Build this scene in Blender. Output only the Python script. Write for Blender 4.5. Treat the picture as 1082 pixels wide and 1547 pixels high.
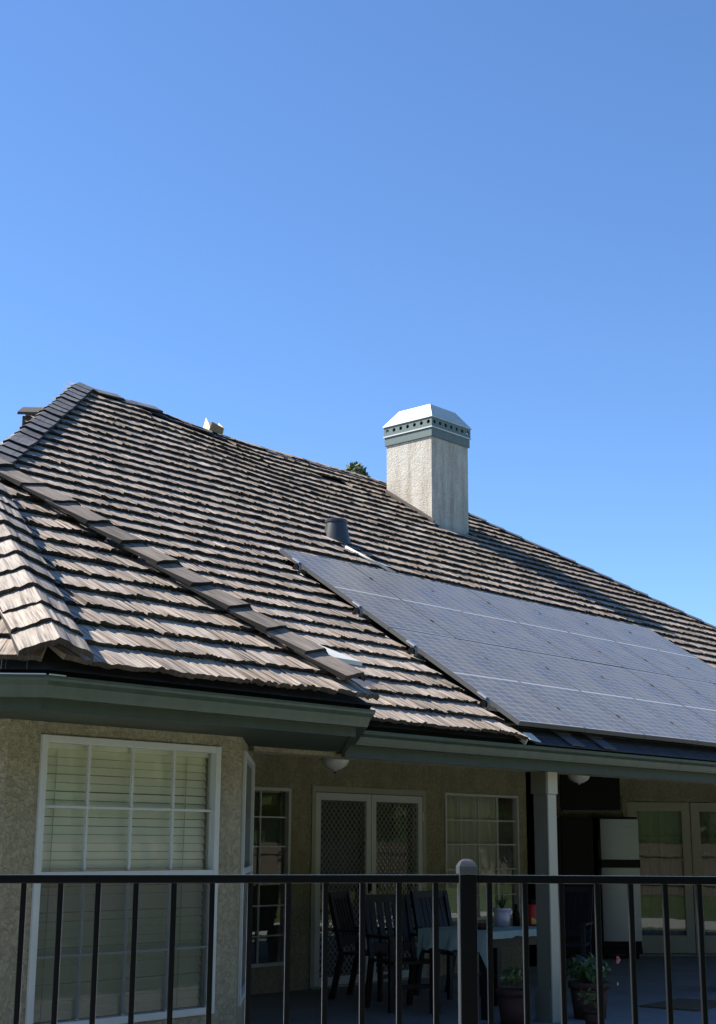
import bpy, bmesh, math, random
from mathutils import Vector, Matrix
random.seed(7)
R = math.radians
for o in list(bpy.data.objects): bpy.data.objects.remove(o)
scene = bpy.context.scene
COL = scene.collection

# ------------------------------------------------------------------ camera
H = 1.5
cam_d = bpy.data.cameras.new('camera'); cam = bpy.data.objects.new('camera', cam_d); COL.objects.link(cam)
PITCH, YAW, ROLL, F = .229147, .0477966 + math.pi/4, -.00606658, 2141.49
def cam_axes():
    c, s = math.cos(PITCH), math.sin(PITCH); cr, sr = math.cos(ROLL), math.sin(ROLL)
    def tow(x, y, z):                      # unrolled camera (right, forward, up) -> world
        r, g, u = x, c*y - s*z, s*y + c*z
        return Vector((math.cos(YAW)*r + math.sin(YAW)*g, -math.sin(YAW)*r + math.cos(YAW)*g, u))
    return tow(cr, 0, -sr), tow(sr, 0, cr), tow(0, 1, 0)
CR, CU, CF = cam_axes()
mw = Matrix.Identity(4)
for i in range(3):
    mw[i][0], mw[i][1], mw[i][2] = CR[i], CU[i], -CF[i]
mw[2][3] = H
cam.matrix_world = mw
cam_d.sensor_fit = 'HORIZONTAL'; cam_d.sensor_width = 36.0; cam_d.lens = 36.0*F/1082.0
cam_d.clip_start = .05; cam_d.clip_end = 3000
scene.camera = cam

# ------------------------------------------------------------------ sky, sun, exposure
SUN_EL = R(47.5); SX, SY = -.56, .83              # horizontal direction TOWARDS the sun
SUN_AZ = math.atan2(SX, SY)
world = bpy.data.worlds.new('World'); scene.world = world; world.use_nodes = True
wn = world.node_tree.nodes; wl = world.node_tree.links
bg = wn['Background']; sky = wn.new('ShaderNodeTexSky'); sky.sky_type = 'NISHITA'; sky.sun_disc = False
sky.sun_elevation = SUN_EL; sky.sun_rotation = SUN_AZ % (2*math.pi)
sky.altitude = 100; sky.air_density = 1.0; sky.dust_density = 0; sky.ozone_density = 10.0
wl.new(sky.outputs[0], bg.inputs[0]); bg.inputs[1].default_value = .106
sun_d = bpy.data.lights.new('sun', 'SUN'); sun_d.energy = 5.0; sun_d.angle = R(.53); sun_d.color = (1.0, .95, .87)
sun = bpy.data.objects.new('sun', sun_d); COL.objects.link(sun)
ts = Vector((SX*math.cos(SUN_EL)/math.hypot(SX, SY), SY*math.cos(SUN_EL)/math.hypot(SX, SY), math.sin(SUN_EL)))
sun.rotation_euler = ts.to_track_quat('Z', 'Y').to_euler()
vs = scene.view_settings; vs.view_transform = 'Standard'; vs.look = 'None'; vs.exposure = 1.0; vs.gamma = 1
try: vs.use_curve_mapping = False
except Exception: pass
scene.render.engine = 'CYCLES'
scene.render.resolution_x, scene.render.resolution_y = 716, 1024

# ------------------------------------------------------------------ materials
def mat(name, col, rough=.7, metal=0., spec=.5, noise=None, bump=None, col2=None, coat=0., grain=None, coord='Object'):
    """noise=(scale, contrast), col2 second colour; bump=(scale, strength, distance)"""
    m = bpy.data.materials.new(name); m.use_nodes = True
    n, l = m.node_tree.nodes, m.node_tree.links
    b = n['Principled BSDF']
    b.inputs['Base Color'].default_value = (*col, 1); b.inputs['Roughness'].default_value = rough
    b.inputs['Metallic'].default_value = metal; b.inputs['Specular IOR Level'].default_value = spec
    b.inputs['Coat Weight'].default_value = coat
    tc = n.new('ShaderNodeTexCoord')
    if noise:
        t = n.new('ShaderNodeTexNoise'); t.inputs['Scale'].default_value = noise[0]; t.inputs['Detail'].default_value = 6
        t.inputs['Roughness'].default_value = .62
        src = tc.outputs[coord]
        if grain:
            mp = n.new('ShaderNodeMapping'); mp.inputs['Scale'].default_value = grain; l.new(src, mp.inputs[0]); src = mp.outputs[0]
        l.new(src, t.inputs['Vector'])
        r = n.new('ShaderNodeValToRGB'); r.color_ramp.elements[0].position = .5 - noise[1]; r.color_ramp.elements[1].position = .5 + noise[1]
        r.color_ramp.elements[0].color = (*(col2 or [c*.6 for c in col]), 1); r.color_ramp.elements[1].color = (*col, 1)
        l.new(t.outputs['Fac'], r.inputs[0]); l.new(r.outputs[0], b.inputs['Base Color'])
    if bump:
        t2 = n.new('ShaderNodeTexNoise'); t2.inputs['Scale'].default_value = bump[0]; t2.inputs['Detail'].default_value = 5
        src = tc.outputs[coord]
        if grain:
            mp2 = n.new('ShaderNodeMapping'); mp2.inputs['Scale'].default_value = grain; l.new(src, mp2.inputs[0]); src = mp2.outputs[0]
        l.new(src, t2.inputs['Vector'])
        bp = n.new('ShaderNodeBump'); bp.inputs['Strength'].default_value = bump[1]; bp.inputs['Distance'].default_value = bump[2]
        l.new(t2.outputs['Fac'], bp.inputs['Height']); l.new(bp.outputs[0], b.inputs['Normal'])
    return m
def math_node(n, l, op, a, b=None):
    x = n.new('ShaderNodeMath'); x.operation = op
    for i, v in enumerate((a, b)):
        if v is None: continue
        if isinstance(v, (int, float)): x.inputs[i].default_value = v
        else: l.new(v, x.inputs[i])
    return x.outputs[0]

def stucco_mat(name, col, col2, stain=0., depth=.013):
    m = bpy.data.materials.new(name); m.use_nodes = True
    n, l = m.node_tree.nodes, m.node_tree.links; b = n['Principled BSDF']
    b.inputs['Roughness'].default_value = .92; b.inputs['Specular IOR Level'].default_value = .2
    tc = n.new('ShaderNodeTexCoord')
    big = n.new('ShaderNodeTexNoise'); big.inputs['Scale'].default_value = 5; big.inputs['Detail'].default_value = 8; big.inputs['Roughness'].default_value = .7
    l.new(tc.outputs['Object'], big.inputs['Vector'])
    rp = n.new('ShaderNodeValToRGB'); rp.color_ramp.elements[0].position = .35; rp.color_ramp.elements[1].position = .65
    rp.color_ramp.elements[0].color = (*col2, 1); rp.color_ramp.elements[1].color = (*col, 1)
    l.new(big.outputs['Fac'], rp.inputs[0])
    colout = rp.outputs[0]
    # trowelled lace texture: two distorted noises
    w = n.new('ShaderNodeTexNoise'); w.inputs['Scale'].default_value = 38; w.inputs['Detail'].default_value = 5; w.inputs['Distortion'].default_value = .9
    l.new(tc.outputs['Object'], w.inputs['Vector'])
    vr = n.new('ShaderNodeValToRGB'); vr.color_ramp.elements[0].position = .36; vr.color_ramp.elements[1].position = .60
    vr.color_ramp.elements[0].color = (.45, .43, .40, 1)
    l.new(w.outputs['Fac'], vr.inputs[0])
    g = n.new('ShaderNodeTexNoise'); g.inputs['Scale'].default_value = 90; g.inputs['Detail'].default_value = 4
    l.new(tc.outputs['Object'], g.inputs['Vector'])
    hgt = math_node(n, l, 'ADD', vr.outputs[0], math_node(n, l, 'MULTIPLY', g.outputs['Fac'], .7))
    bp = n.new('ShaderNodeBump'); bp.inputs['Strength'].default_value = .9; bp.inputs['Distance'].default_value = depth
    l.new(hgt, bp.inputs['Height']); l.new(bp.outputs[0], b.inputs['Normal'])
    # colour darkened in the hollows of the trowel marks
    dm = n.new('ShaderNodeMixRGB'); dm.blend_type = 'MULTIPLY'; dm.inputs[0].default_value = .5 if depth > .01 else .25
    l.new(colout, dm.inputs[1]); l.new(vr.outputs[0], dm.inputs[2]); colout = dm.outputs[0]
    if stain:
        mp = n.new('ShaderNodeMapping'); mp.inputs['Scale'].default_value = (3.2, 3.2, .55); l.new(tc.outputs['Object'], mp.inputs[0])
        s = n.new('ShaderNodeTexNoise'); s.inputs['Scale'].default_value = 1.6; s.inputs['Detail'].default_value = 7; s.inputs['Roughness'].default_value = .7
        l.new(mp.outputs[0], s.inputs['Vector'])
        sr = n.new('ShaderNodeValToRGB'); sr.color_ramp.elements[0].position = .44; sr.color_ramp.elements[1].position = .62
        sr.color_ramp.elements[0].color = (1, 1, 1, 1); sr.color_ramp.elements[1].color = (.52, .45, .40, 1)
        l.new(s.outputs['Fac'], sr.inputs[0])
        m2 = n.new('ShaderNodeMixRGB'); m2.blend_type = 'MULTIPLY'; m2.inputs[0].default_value = stain
        l.new(colout, m2.inputs[1]); l.new(sr.outputs[0], m2.inputs[2]); colout = m2.outputs[0]
    l.new(colout, b.inputs['Base Color'])
    return m

def shake_mat(name, light, mid, dark, rough=.75, spec=.35, fs=95):
    """weathered split shakes: UV in metres (x across, y up the slope), 'tint' per piece"""
    m = bpy.data.materials.new(name); m.use_nodes = True
    n, l = m.node_tree.nodes, m.node_tree.links; b = n['Principled BSDF']
    b.inputs['Roughness'].default_value = rough; b.inputs['Specular IOR Level'].default_value = spec
    uv = n.new('ShaderNodeUVMap'); uv.uv_map = 'UVMap'
    def gn(sx, sy, det, ro):
        mp = n.new('ShaderNodeMapping'); mp.inputs['Scale'].default_value = (sx, sy, 1); l.new(uv.outputs[0], mp.inputs[0])
        t = n.new('ShaderNodeTexNoise'); t.inputs['Scale'].default_value = 1; t.inputs['Detail'].default_value = det; t.inputs['Roughness'].default_value = ro
        l.new(mp.outputs[0], t.inputs['Vector']); return t.outputs['Fac']
    fine, broad, blot = gn(fs, 5, 4, .6), gn(24, 2.2, 3, .6), gn(5, 4, 5, .6)
    s = math_node(n, l, 'ADD', math_node(n, l, 'MULTIPLY', fine, .55), math_node(n, l, 'MULTIPLY', broad, .45))
    r = n.new('ShaderNodeValToRGB'); e = r.color_ramp.elements
    e[0].position, e[1].position = .34, .66; e[0].color, e[1].color = (*dark, 1), (*light, 1)
    k = e.new(.5); k.color = (*mid, 1)
    l.new(s, r.inputs[0])
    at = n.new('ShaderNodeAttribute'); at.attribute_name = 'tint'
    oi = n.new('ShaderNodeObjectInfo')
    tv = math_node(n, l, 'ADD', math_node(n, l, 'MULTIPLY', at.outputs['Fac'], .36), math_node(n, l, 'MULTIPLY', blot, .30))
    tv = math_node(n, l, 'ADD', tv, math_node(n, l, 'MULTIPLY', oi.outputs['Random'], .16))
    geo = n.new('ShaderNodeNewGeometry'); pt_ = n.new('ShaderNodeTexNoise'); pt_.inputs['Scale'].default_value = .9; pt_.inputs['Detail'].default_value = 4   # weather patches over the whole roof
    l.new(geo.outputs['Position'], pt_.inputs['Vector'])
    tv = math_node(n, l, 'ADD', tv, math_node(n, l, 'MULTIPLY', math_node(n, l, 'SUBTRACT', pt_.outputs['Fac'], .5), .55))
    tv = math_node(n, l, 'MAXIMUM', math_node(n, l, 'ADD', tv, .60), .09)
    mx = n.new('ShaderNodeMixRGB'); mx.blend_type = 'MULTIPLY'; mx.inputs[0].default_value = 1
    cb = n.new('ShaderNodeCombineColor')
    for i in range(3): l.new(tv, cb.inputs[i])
    l.new(r.outputs[0], mx.inputs[1]); l.new(cb.outputs[0], mx.inputs[2])
    # warm / cool drift from piece to piece
    wc = n.new('ShaderNodeMixRGB'); wc.blend_type = 'MULTIPLY'
    fr = math_node(n, l, 'FRACT', math_node(n, l, 'MULTIPLY', at.outputs['Fac'], 7.3))
    l.new(math_node(n, l, 'MULTIPLY', fr, .5), wc.inputs[0]); wc.inputs[2].default_value = (1.0, .90, .80, 1)
    l.new(mx.outputs[0], wc.inputs[1]); l.new(wc.outputs[0], b.inputs['Base Color'])
    bp = n.new('ShaderNodeBump'); bp.inputs['Strength'].default_value = .9; bp.inputs['Distance'].default_value = .006
    l.new(s, bp.inputs['Height']); l.new(bp.outputs[0], b.inputs['Normal'])
    return m

def glass_mat(name, tint=(.92, .95, .93), ior=1.5, gain=1.55, rough=.0):
    m = bpy.data.materials.new(name); m.use_nodes = True
    n, l = m.node_tree.nodes, m.node_tree.links; n.remove(n['Principled BSDF']); out = n['Material Output']
    tr = n.new('ShaderNodeBsdfTransparent'); tr.inputs[0].default_value = (*tint, 1)
    gl = n.new('ShaderNodeBsdfGlossy'); gl.inputs['Roughness'].default_value = rough; gl.inputs[0].default_value = (.92, .96, .94, 1)
    fr = n.new('ShaderNodeFresnel'); fr.inputs[0].default_value = ior
    # old panes are never perfectly flat
    tc = n.new('ShaderNodeTexCoord'); ns = n.new('ShaderNodeTexNoise'); ns.inputs['Scale'].default_value = 2.2; l.new(tc.outputs['Object'], ns.inputs['Vector'])
    bp = n.new('ShaderNodeBump'); bp.inputs['Strength'].default_value = .05; bp.inputs['Distance'].default_value = .01; l.new(ns.outputs['Fac'], bp.inputs['Height'])
    l.new(bp.outputs[0], gl.inputs['Normal'])
    f = math_node(n, l, 'MINIMUM', math_node(n, l, 'MULTIPLY', fr.outputs[0], gain), 1.0)
    mx = n.new('ShaderNodeMixShader'); l.new(f, mx.inputs[0]); l.new(tr.outputs[0], mx.inputs[1]); l.new(gl.outputs[0], mx.inputs[2])
    l.new(mx.outputs[0], out.inputs[0]); return m
def screen_mat(name, col, alpha):
    m = bpy.data.materials.new(name); m.use_nodes = True
    n, l = m.node_tree.nodes, m.node_tree.links; b = n['Principled BSDF']
    b.inputs['Base Color'].default_value = (*col, 1); b.inputs['Roughness'].default_value = .8; b.inputs['Alpha'].default_value = alpha
    return m

def panel_mat():
    """photovoltaic laminate; UV in metres on the panel face (1.02 x 1.75)"""
    m = bpy.data.materials.new('solar_cells'); m.use_nodes = True
    n, l = m.node_tree.nodes, m.node_tree.links; b = n['Principled BSDF']
    uv = n.new('ShaderNodeUVMap'); uv.uv_map = 'UVMap'; sp = n.new('ShaderNodeSeparateXYZ'); l.new(uv.outputs[0], sp.inputs[0])
    x, y = sp.outputs[0], sp.outputs[1]
    def lines(c, period, width, off=0.):
        p = math_node(n, l, 'FRACT', math_node(n, l, 'DIVIDE', math_node(n, l, 'ADD', c, off), period))
        d = math_node(n, l, 'ABSOLUTE', math_node(n, l, 'SUBTRACT', p, .5))
        return math_node(n, l, 'GREATER_THAN', d, .5 - width/period/2)
    gx = lines(x, .163, .011, -.021); gy = lines(y, .0835, .007, -.0225)
    mid = math_node(n, l, 'LESS_THAN', math_node(n, l, 'ABSOLUTE', math_node(n, l, 'SUBTRACT', y, .875)), .011)
    g = math_node(n, l, 'MAXIMUM', gx, gy)
    mid = math_node(n, l, 'MAXIMUM', mid, math_node(n, l, 'GREATER_THAN', math_node(n, l, 'ABSOLUTE', math_node(n, l, 'SUBTRACT', y, .876)), .876-.026))
    bus = lines(x, .163/5, .0016, -.0046)
    ns = n.new('ShaderNodeTexNoise'); ns.inputs['Scale'].default_value = 3; ns.inputs['Detail'].default_value = 5; l.new(uv.outputs[0], ns.inputs['Vector'])
    # each cell a shade of its own
    cb = n.new('ShaderNodeCombineXYZ'); l.new(math_node(n, l, 'FLOOR', math_node(n, l, 'DIVIDE', math_node(n, l, 'ADD', x, -.021), .163)), cb.inputs[0])
    l.new(math_node(n, l, 'FLOOR', math_node(n, l, 'DIVIDE', math_node(n, l, 'ADD', y, -.0225), .0835)), cb.inputs[1])
    oi = n.new('ShaderNodeObjectInfo'); l.new(oi.outputs['Random'], cb.inputs[2])
    wnz = n.new('ShaderNodeTexWhiteNoise'); l.new(cb.outputs[0], wnz.inputs['Vector'])
    c1 = n.new('ShaderNodeMixRGB'); c1.inputs[1].default_value = (.058, .056, .050, 1); c1.inputs[2].default_value = (.082, .079, .071, 1); l.new(wnz.outputs['Value'], c1.inputs[0])
    c2 = n.new('ShaderNodeMixRGB'); l.new(math_node(n, l, 'MULTIPLY', bus, .5), c2.inputs[0]); l.new(c1.outputs[0], c2.inputs[1]); c2.inputs[2].default_value = (.2, .2, .22, 1)
    c3 = n.new('ShaderNodeMixRGB'); l.new(math_node(n, l, 'MULTIPLY', g, .38), c3.inputs[0]); l.new(c2.outputs[0], c3.inputs[1]); c3.inputs[2].default_value = (.78, .78, .80, 1)
    c4 = n.new('ShaderNodeMixRGB'); l.new(mid, c4.inputs[0]); l.new(c3.outputs[0], c4.inputs[1]); c4.inputs[2].default_value = (.48, .48, .47, 1)
    dust = n.new('ShaderNodeMixRGB'); l.new(math_node(n, l, 'MULTIPLY', ns.outputs['Fac'], .46), dust.inputs[0]); l.new(c4.outputs[0], dust.inputs[1]); dust.inputs[2].default_value = (.47, .425, .35, 1)
    l.new(dust.outputs[0], b.inputs['Base Color'])
    l.new(math_node(n, l, 'ADD', math_node(n, l, 'MULTIPLY', ns.outputs['Fac'], .35), .12), b.inputs['Roughness']); b.inputs['IOR'].default_value = 1.45; b.inputs['Specular IOR Level'].default_value = .28
    return m

M = {}
M['stucco'] = stucco_mat('stucco', (.41, .37, .25), (.345, .31, .207), .30)
M['stucco_chimney'] = stucco_mat('stucco_chimney', (.62, .58, .495), (.54, .50, .425), .55, .008)  # same stucco as the walls, sunlight put into the paler colour
M['green'] = mat('green_paint', (.036, .052, .032), .6, noise=(2.4, .25), col2=(.022, .034, .021), bump=(60, .1, .002), grain=(5, 5, .8))
M['green_gutter'] = mat('green_gutter', (.050, .075, .050), .45, noise=(2.4, .22), col2=(.030, .047, .032), bump=(8, .1, .004), grain=(5, 5, .8))
M['green_band'] = mat('green_band', (.125, .162, .142), .5, noise=(9, .25), col2=(.095, .128, .112))
M['cap_metal'] = mat('galvanised_cap', (.60, .60, .54), .48, metal=.25, noise=(6, .3), col2=(.48, .485, .44), bump=(5, .25, .01))
M['shake'] = shake_mat('weathered_shakes', (.60, .51, .415), (.345, .285, .228), (.112, .084, .065))
M['shake_cap'] = shake_mat('hip_shakes', (.47, .41, .345), (.31, .265, .22), (.07, .056, .047), fs=140)
M['shake_strip'] = shake_mat('strip_caps', (.34, .29, .238), (.215, .18, .145), (.075, .062, .052), spec=.25)
M['shake_slate'] = shake_mat('slate_caps', (.17, .17, .18), (.115, .113, .12), (.05, .048, .05))
M['deck'] = mat('underlayment', (.035, .034, .036), .9, noise=(8, .3), col2=(.02, .02, .022))
M['comp'] = mat('composition_shingle', (.055, .060, .075), .9, noise=(120, .3), col2=(.03, .033, .042), bump=(200, .5, .002))
M['comp_strip'] = mat('composition_cap', (.11, .115, .14), .85, noise=(120, .3), col2=(.07, .073, .09), bump=(200, .5, .002))
M['white_frame'] = mat('white_frame', (.55, .565, .525), .45, noise=(5, .3), col2=(.47, .485, .45))
M['door_paint'] = mat('door_paint', (.36, .335, .24), .5, noise=(3, .3), col2=(.31, .29, .21))
M['pillar_shade'] = mat('pillar_shade_tone', (.18, .165, .115), .8, noise=(3, .3), col2=(.15, .14, .095))  # darker copy of the pillar colour, with the side's shade painted in
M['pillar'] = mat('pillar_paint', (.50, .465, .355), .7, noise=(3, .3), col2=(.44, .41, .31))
M['blind'] = mat('blind_slat', (.84, .82, .68), .6, noise=(3, .3), col2=(.78, .76, .63))
M['dark_room'] = mat('interior', (.22, .20, .17), .9)
M['curtain'] = mat('curtain', (.62, .60, .50), .9, noise=(9, .3), col2=(.50, .48, .40), grain=(6, 6, .4))
M['glass'] = glass_mat('window_glass')
M['glass_dark'] = glass_mat('door_glass', (.55, .58, .55), gain=1.7)
M['insect'] = screen_mat('insect_screen', (.03, .035, .035), .28)
M['mesh_white'] = mat('expanded_mesh', (.30, .30, .27), .6)
M['black_metal'] = mat('black_fence', (.004, .004, .0045), .40, spec=.10, noise=(14, .3), col2=(.004, .004, .005), bump=(90, .12, .001))
pb_ = M['black_metal'].node_tree.nodes['Principled BSDF']; pb_.inputs['Sheen Weight'].default_value = .7; pb_.inputs['Sheen Roughness'].default_value = .25
M['cap_lit'] = mat('lit_post_cap', (.065, .065, .068), .4, noise=(40, .3), col2=(.04, .04, .043))  # lighter than the fence: sky and sun highlight put into the colour
M['foot_metal'] = mat('foot_metal', (.26, .26, .26), .45, metal=.5)
M['silver'] = mat('aluminium', (.62, .63, .64), .35, metal=.8)
M['frame_alu'] = mat('panel_frame', (.10, .10, .10), .42, metal=.4)
M['black'] = mat('black_plastic', (.004, .004, .0045), .4, spec=.15)
M['cells'] = panel_mat()
M['vent'] = mat('vent_paint', (.045, .047, .050), .38, noise=(8, .3), col2=(.03, .032, .035))
M['vent_brown'] = mat('vent_brown', (.055, .043, .035), .75, noise=(8, .3), col2=(.03, .024, .02))
M['white_paint'] = mat('white_sheet', (.74, .72, .64), .55, noise=(6, .3), col2=(.62, .60, .53))
M['yellow'] = mat('raw_wood', (.72, .60, .30), .7, noise=(9, .3), col2=(.58, .45, .22))
M['tan_wood'] = mat('tan_wood', (.30, .20, .09), .8, noise=(9, .3), col2=(.22, .14, .06))
M['concrete'] = mat('concrete', (.22, .22, .215), .85, noise=(1.6, .3), col2=(.15, .15, .148), bump=(30, .3, .004))
M['path'] = mat('pale_bounce_concrete', (.55, .53, .48), .85, noise=(2, .3), col2=(.45, .43, .39))
M['grass'] = mat('lawn', (.085, .135, .028), .9, noise=(9, .3), col2=(.05, .085, .02), bump=(60, .8, .03))
M['dark_wood'] = mat('dark_wood', (.022, .015, .012), .55, noise=(4, .3), col2=(.012, .009, .008), grain=(8, 8, 1))
M['navy'] = mat('navy_paint', (.009, .012, .026), .5)
M['cloth'] = mat('table_cloth', (.34, .43, .39), .8, noise=(20, .3), col2=(.28, .37, .33))
M['steel'] = mat('fridge_steel', (.37, .41, .43), .36, metal=.35, noise=(2, .3), col2=(.29, .33, .345), bump=(40, .08, .002), grain=(1, 1, 40))
M['terracotta'] = mat('terracotta', (.085, .030, .019), .85, noise=(6, .3), col2=(.055, .021, .013))
M['lilac_pot'] = mat('lilac_glaze', (.55, .50, .55), .35)
M['red'] = mat('red_paint', (.42, .02, .02), .45)
M['leaf'] = mat('leaf', (.075, .13, .035), .6, noise=(6, .3), col2=(.04, .075, .02))
M['leaf2'] = mat('leaf_yellow', (.15, .17, .045), .6, noise=(5, .3), col2=(.08, .11, .03))
M['pine'] = mat('pine_needles', (.12, .15, .065), .7, noise=(5, .3), col2=(.07, .09, .04))
M['bark'] = mat('bark', (.13, .095, .065), .9, noise=(9, .3), col2=(.07, .05, .035), bump=(20, .8, .03))
M['fence_wood'] = mat('fence_wood', (.21, .165, .125), .85, noise=(5, .3), col2=(.12, .095, .075), grain=(6, 6, .6))
M['soil'] = mat('soil', (.05, .035, .025), .95)
M['mat'] = mat('coir_mat', (.15, .10, .05), .95, noise=(30, .3), col2=(.08, .05, .03), bump=(150, .8, .01))
M['pink'] = mat('petal', (.75, .22, .25), .6)
M['cream'] = mat('petal_cream', (.75, .62, .45), .6)
M['lampglass'] = mat('opal_glass', (.62, .62, .55), .3)
M['bluewhite'] = mat('blue_white_cloth', (.55, .58, .66), .8)
M['gold'] = mat('yellow_print', (.55, .38, .08), .6)

# ------------------------------------------------------------------ builders
def link(o, parent=None):
    COL.objects.link(o)
    if parent is not None:
        o.parent = parent
        o.matrix_parent_inverse = Matrix.Translation(-Vector(parent.get('_base', (0, 0, 0)))) if '_base' in parent.keys() else Matrix.Identity(4)
    return o
def tag(o, label=None, cat=None, group=None, kind=None):
    if label: o['label'] = label
    if cat: o['category'] = cat
    if group: o['group'] = group
    if kind: o['kind'] = kind
    return o
def thing(name, label, cat, loc=(0, 0, 0), rz=0, group=None):
    o = bpy.data.objects.new(name, None); o.empty_display_size = .2; o.location = loc; o.rotation_euler = (0, 0, rz)
    COL.objects.link(o); tag(o, label, cat, group); return o
class MB:
    """collects shapes into one mesh; T maps local points"""
    def __init__(s, T=None): s.v, s.f, s.uv, s.t, s.T = [], [], [], [], T
    def P(s, p):
        p = Vector(p); return s.T @ p if s.T is not None else p
    def face(s, pts, uv=None, tint=.5):
        b = len(s.v); s.v += [s.P(p) for p in pts]; s.f.append(list(range(b, b+len(pts)))); s.uv.append(uv); s.t.append(tint)
    def box(s, x0, x1, y0, y1, z0, z1):
        b = len(s.v)
        s.v += [s.P((x, y, z)) for z in (z0, z1) for y in (y0, y1) for x in (x0, x1)]
        for q in ((0, 2, 3, 1), (4, 5, 7, 6), (0, 1, 5, 4), (2, 6, 7, 3), (0, 4, 6, 2), (1, 3, 7, 5)):
            s.f.append([b+i for i in q]); s.uv.append(None); s.t.append(.5)
        return s
    def hexa(s, pts):                      # 8 points: bottom 4 then top 4, same winding
        b = len(s.v); s.v += [s.P(p) for p in pts]
        for q in ((3, 2, 1, 0), (4, 5, 6, 7), (0, 1, 5, 4), (1, 2, 6, 5), (2, 3, 7, 6), (3, 0, 4, 7)):
            s.f.append([b+i for i in q]); s.uv.append(None); s.t.append(.5)
        return s
    def bar(s, p0, p1, w, h, up=(0, 0, 1)):
        p0, p1 = Vector(p0), Vector(p1); d = (p1-p0).normalized(); up = Vector(up)
        a = d.cross(up)
        if a.length < 1e-4: a = d.cross(Vector((1, 0, 0)))
        a.normalize(); c = a.cross(d).normalized(); a *= w/2; c *= h/2
        return s.hexa([p0-a-c, p0+a-c, p0+a+c, p0-a+c, p1-a-c, p1+a-c, p1+a+c, p1-a+c])
    def tube(s, p0, p1, r0, r1=None, n=8, caps=True):
        p0, p1 = Vector(p0), Vector(p1); r1 = r0 if r1 is None else r1
        d = (p1-p0).normalized(); a = d.cross(Vector((0, 0, 1)))
        if a.length < 1e-4: a = Vector((1, 0, 0))
        a.normalize(); c = d.cross(a); b = len(s.v)
        for p, r in ((p0, r0), (p1, r1)):
            s.v += [s.P(p + a*math.cos(2*math.pi*i/n)*r + c*math.sin(2*math.pi*i/n)*r) for i in range(n)]
        for i in range(n):
            j = (i+1) % n; s.f.append([b+i, b+j, b+n+j, b+n+i]); s.uv.append(None); s.t.append(.5)
        if caps:
            s.f.append([b+i for i in range(n)][::-1]); s.f.append([b+n+i for i in range(n)]); s.uv += [None, None]; s.t += [.5, .5]
        return s
    def lathe(s, prof, c=(0, 0, 0), n=20):
        b = len(s.v); c = Vector(c)
        for r, z in prof:
            s.v += [s.P(c + Vector((r*math.cos(2*math.pi*i/n), r*math.sin(2*math.pi*i/n), z))) for i in range(n)]
        for k in range(len(prof)-1):
            for i in range(n):
                j = (i+1) % n; s.f.append([b+k*n+i, b+k*n+j, b+(k+1)*n+j, b+(k+1)*n+i]); s.uv.append(None); s.t.append(.5)
        return s
    def mesh(s, name, m, smooth=False):
        me = bpy.data.meshes.new(name); me.from_pydata([tuple(p) for p in s.v], [], s.f); me.materials.append(m)
        if any(u is not None for u in s.uv):
            lay = me.uv_layers.new(name='UVMap'); k = 0
            for f, u in zip(s.f, s.uv):
                for i in range(len(f)):
                    if u is not None: lay.data[k].uv = u[i]
                    k += 1
            at = me.attributes.new('tint', 'FLOAT', 'FACE')
            at.data.foreach_set('value', s.t)
        if smooth:
            for p in me.polygons: p.use_smooth = True
        me.update(); return me
    def build(s, name, m, parent=None, smooth=False, bevel=0, label=None, kind=None):
        me = s.mesh(name, m, smooth); o = bpy.data.objects.new(name, me); link(o, parent)
        if bevel:
            bv = o.modifiers.new('bevel', 'BEVEL'); bv.width = bevel; bv.segments = 2; bv.limit_method = 'ANGLE'; bv.angle_limit = R(40)
        if label: o['label'] = label
        if kind: o['kind'] = kind
        return o
def frame(o, x, y, z):                     # matrix with given origin and axes
    m = Matrix.Identity(4)
    for i in range(3): m[i][0], m[i][1], m[i][2], m[i][3] = x[i], y[i], z[i], o[i]
    return m

# ------------------------------------------------------------------ ground
def ground_sheet(name, x0, x1, y0, y1, z, m, label=None):
    b = MB(); b.face([(x0, y0, z), (x1, y0, z), (x1, y1, z), (x0, y1, z)]); o = b.build(name, m); o['kind'] = 'structure'; return o
ground_sheet('lawn', -600, 600, -600, 600, -.02, M['grass'])
b = MB(); b.box(-4, 34, 5.0, 12.5, -.25, 0.0); tag(b.build('patio', M['concrete']), kind='structure')
b = MB(); b.box(-30, 60, 1.6, 4.4, -.2, -.012); tag(b.build('unseen_bounce_path', M['path']), kind='structure')  # out of view, made wide and pale to bounce sunlight onto the house

# ------------------------------------------------------------------ house
HB = Vector((12, 10, 0))
house = thing('house', 'single-storey stucco house with a steep brown shake roof and green gutters', 'house', HB)
house['_base'] = tuple(HB)
m_ = .645; K = math.sqrt(1 + m_*m_)
YE, ZE = 7.15, 2.36                         # main eave
YR = 14.4; XL, XR = 10.45, 17.5             # ridge
S2 = math.sqrt(.5)
def sub(parent_part):                       # parts of parts share the house base
    parent_part['_sub'] = 1; return parent_part
def bchild(b, name, m, part, **kw):         # a sub-part: geometry is in world coordinates
    o = b.build(name, m, None, **kw); o.parent = part; return o

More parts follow.
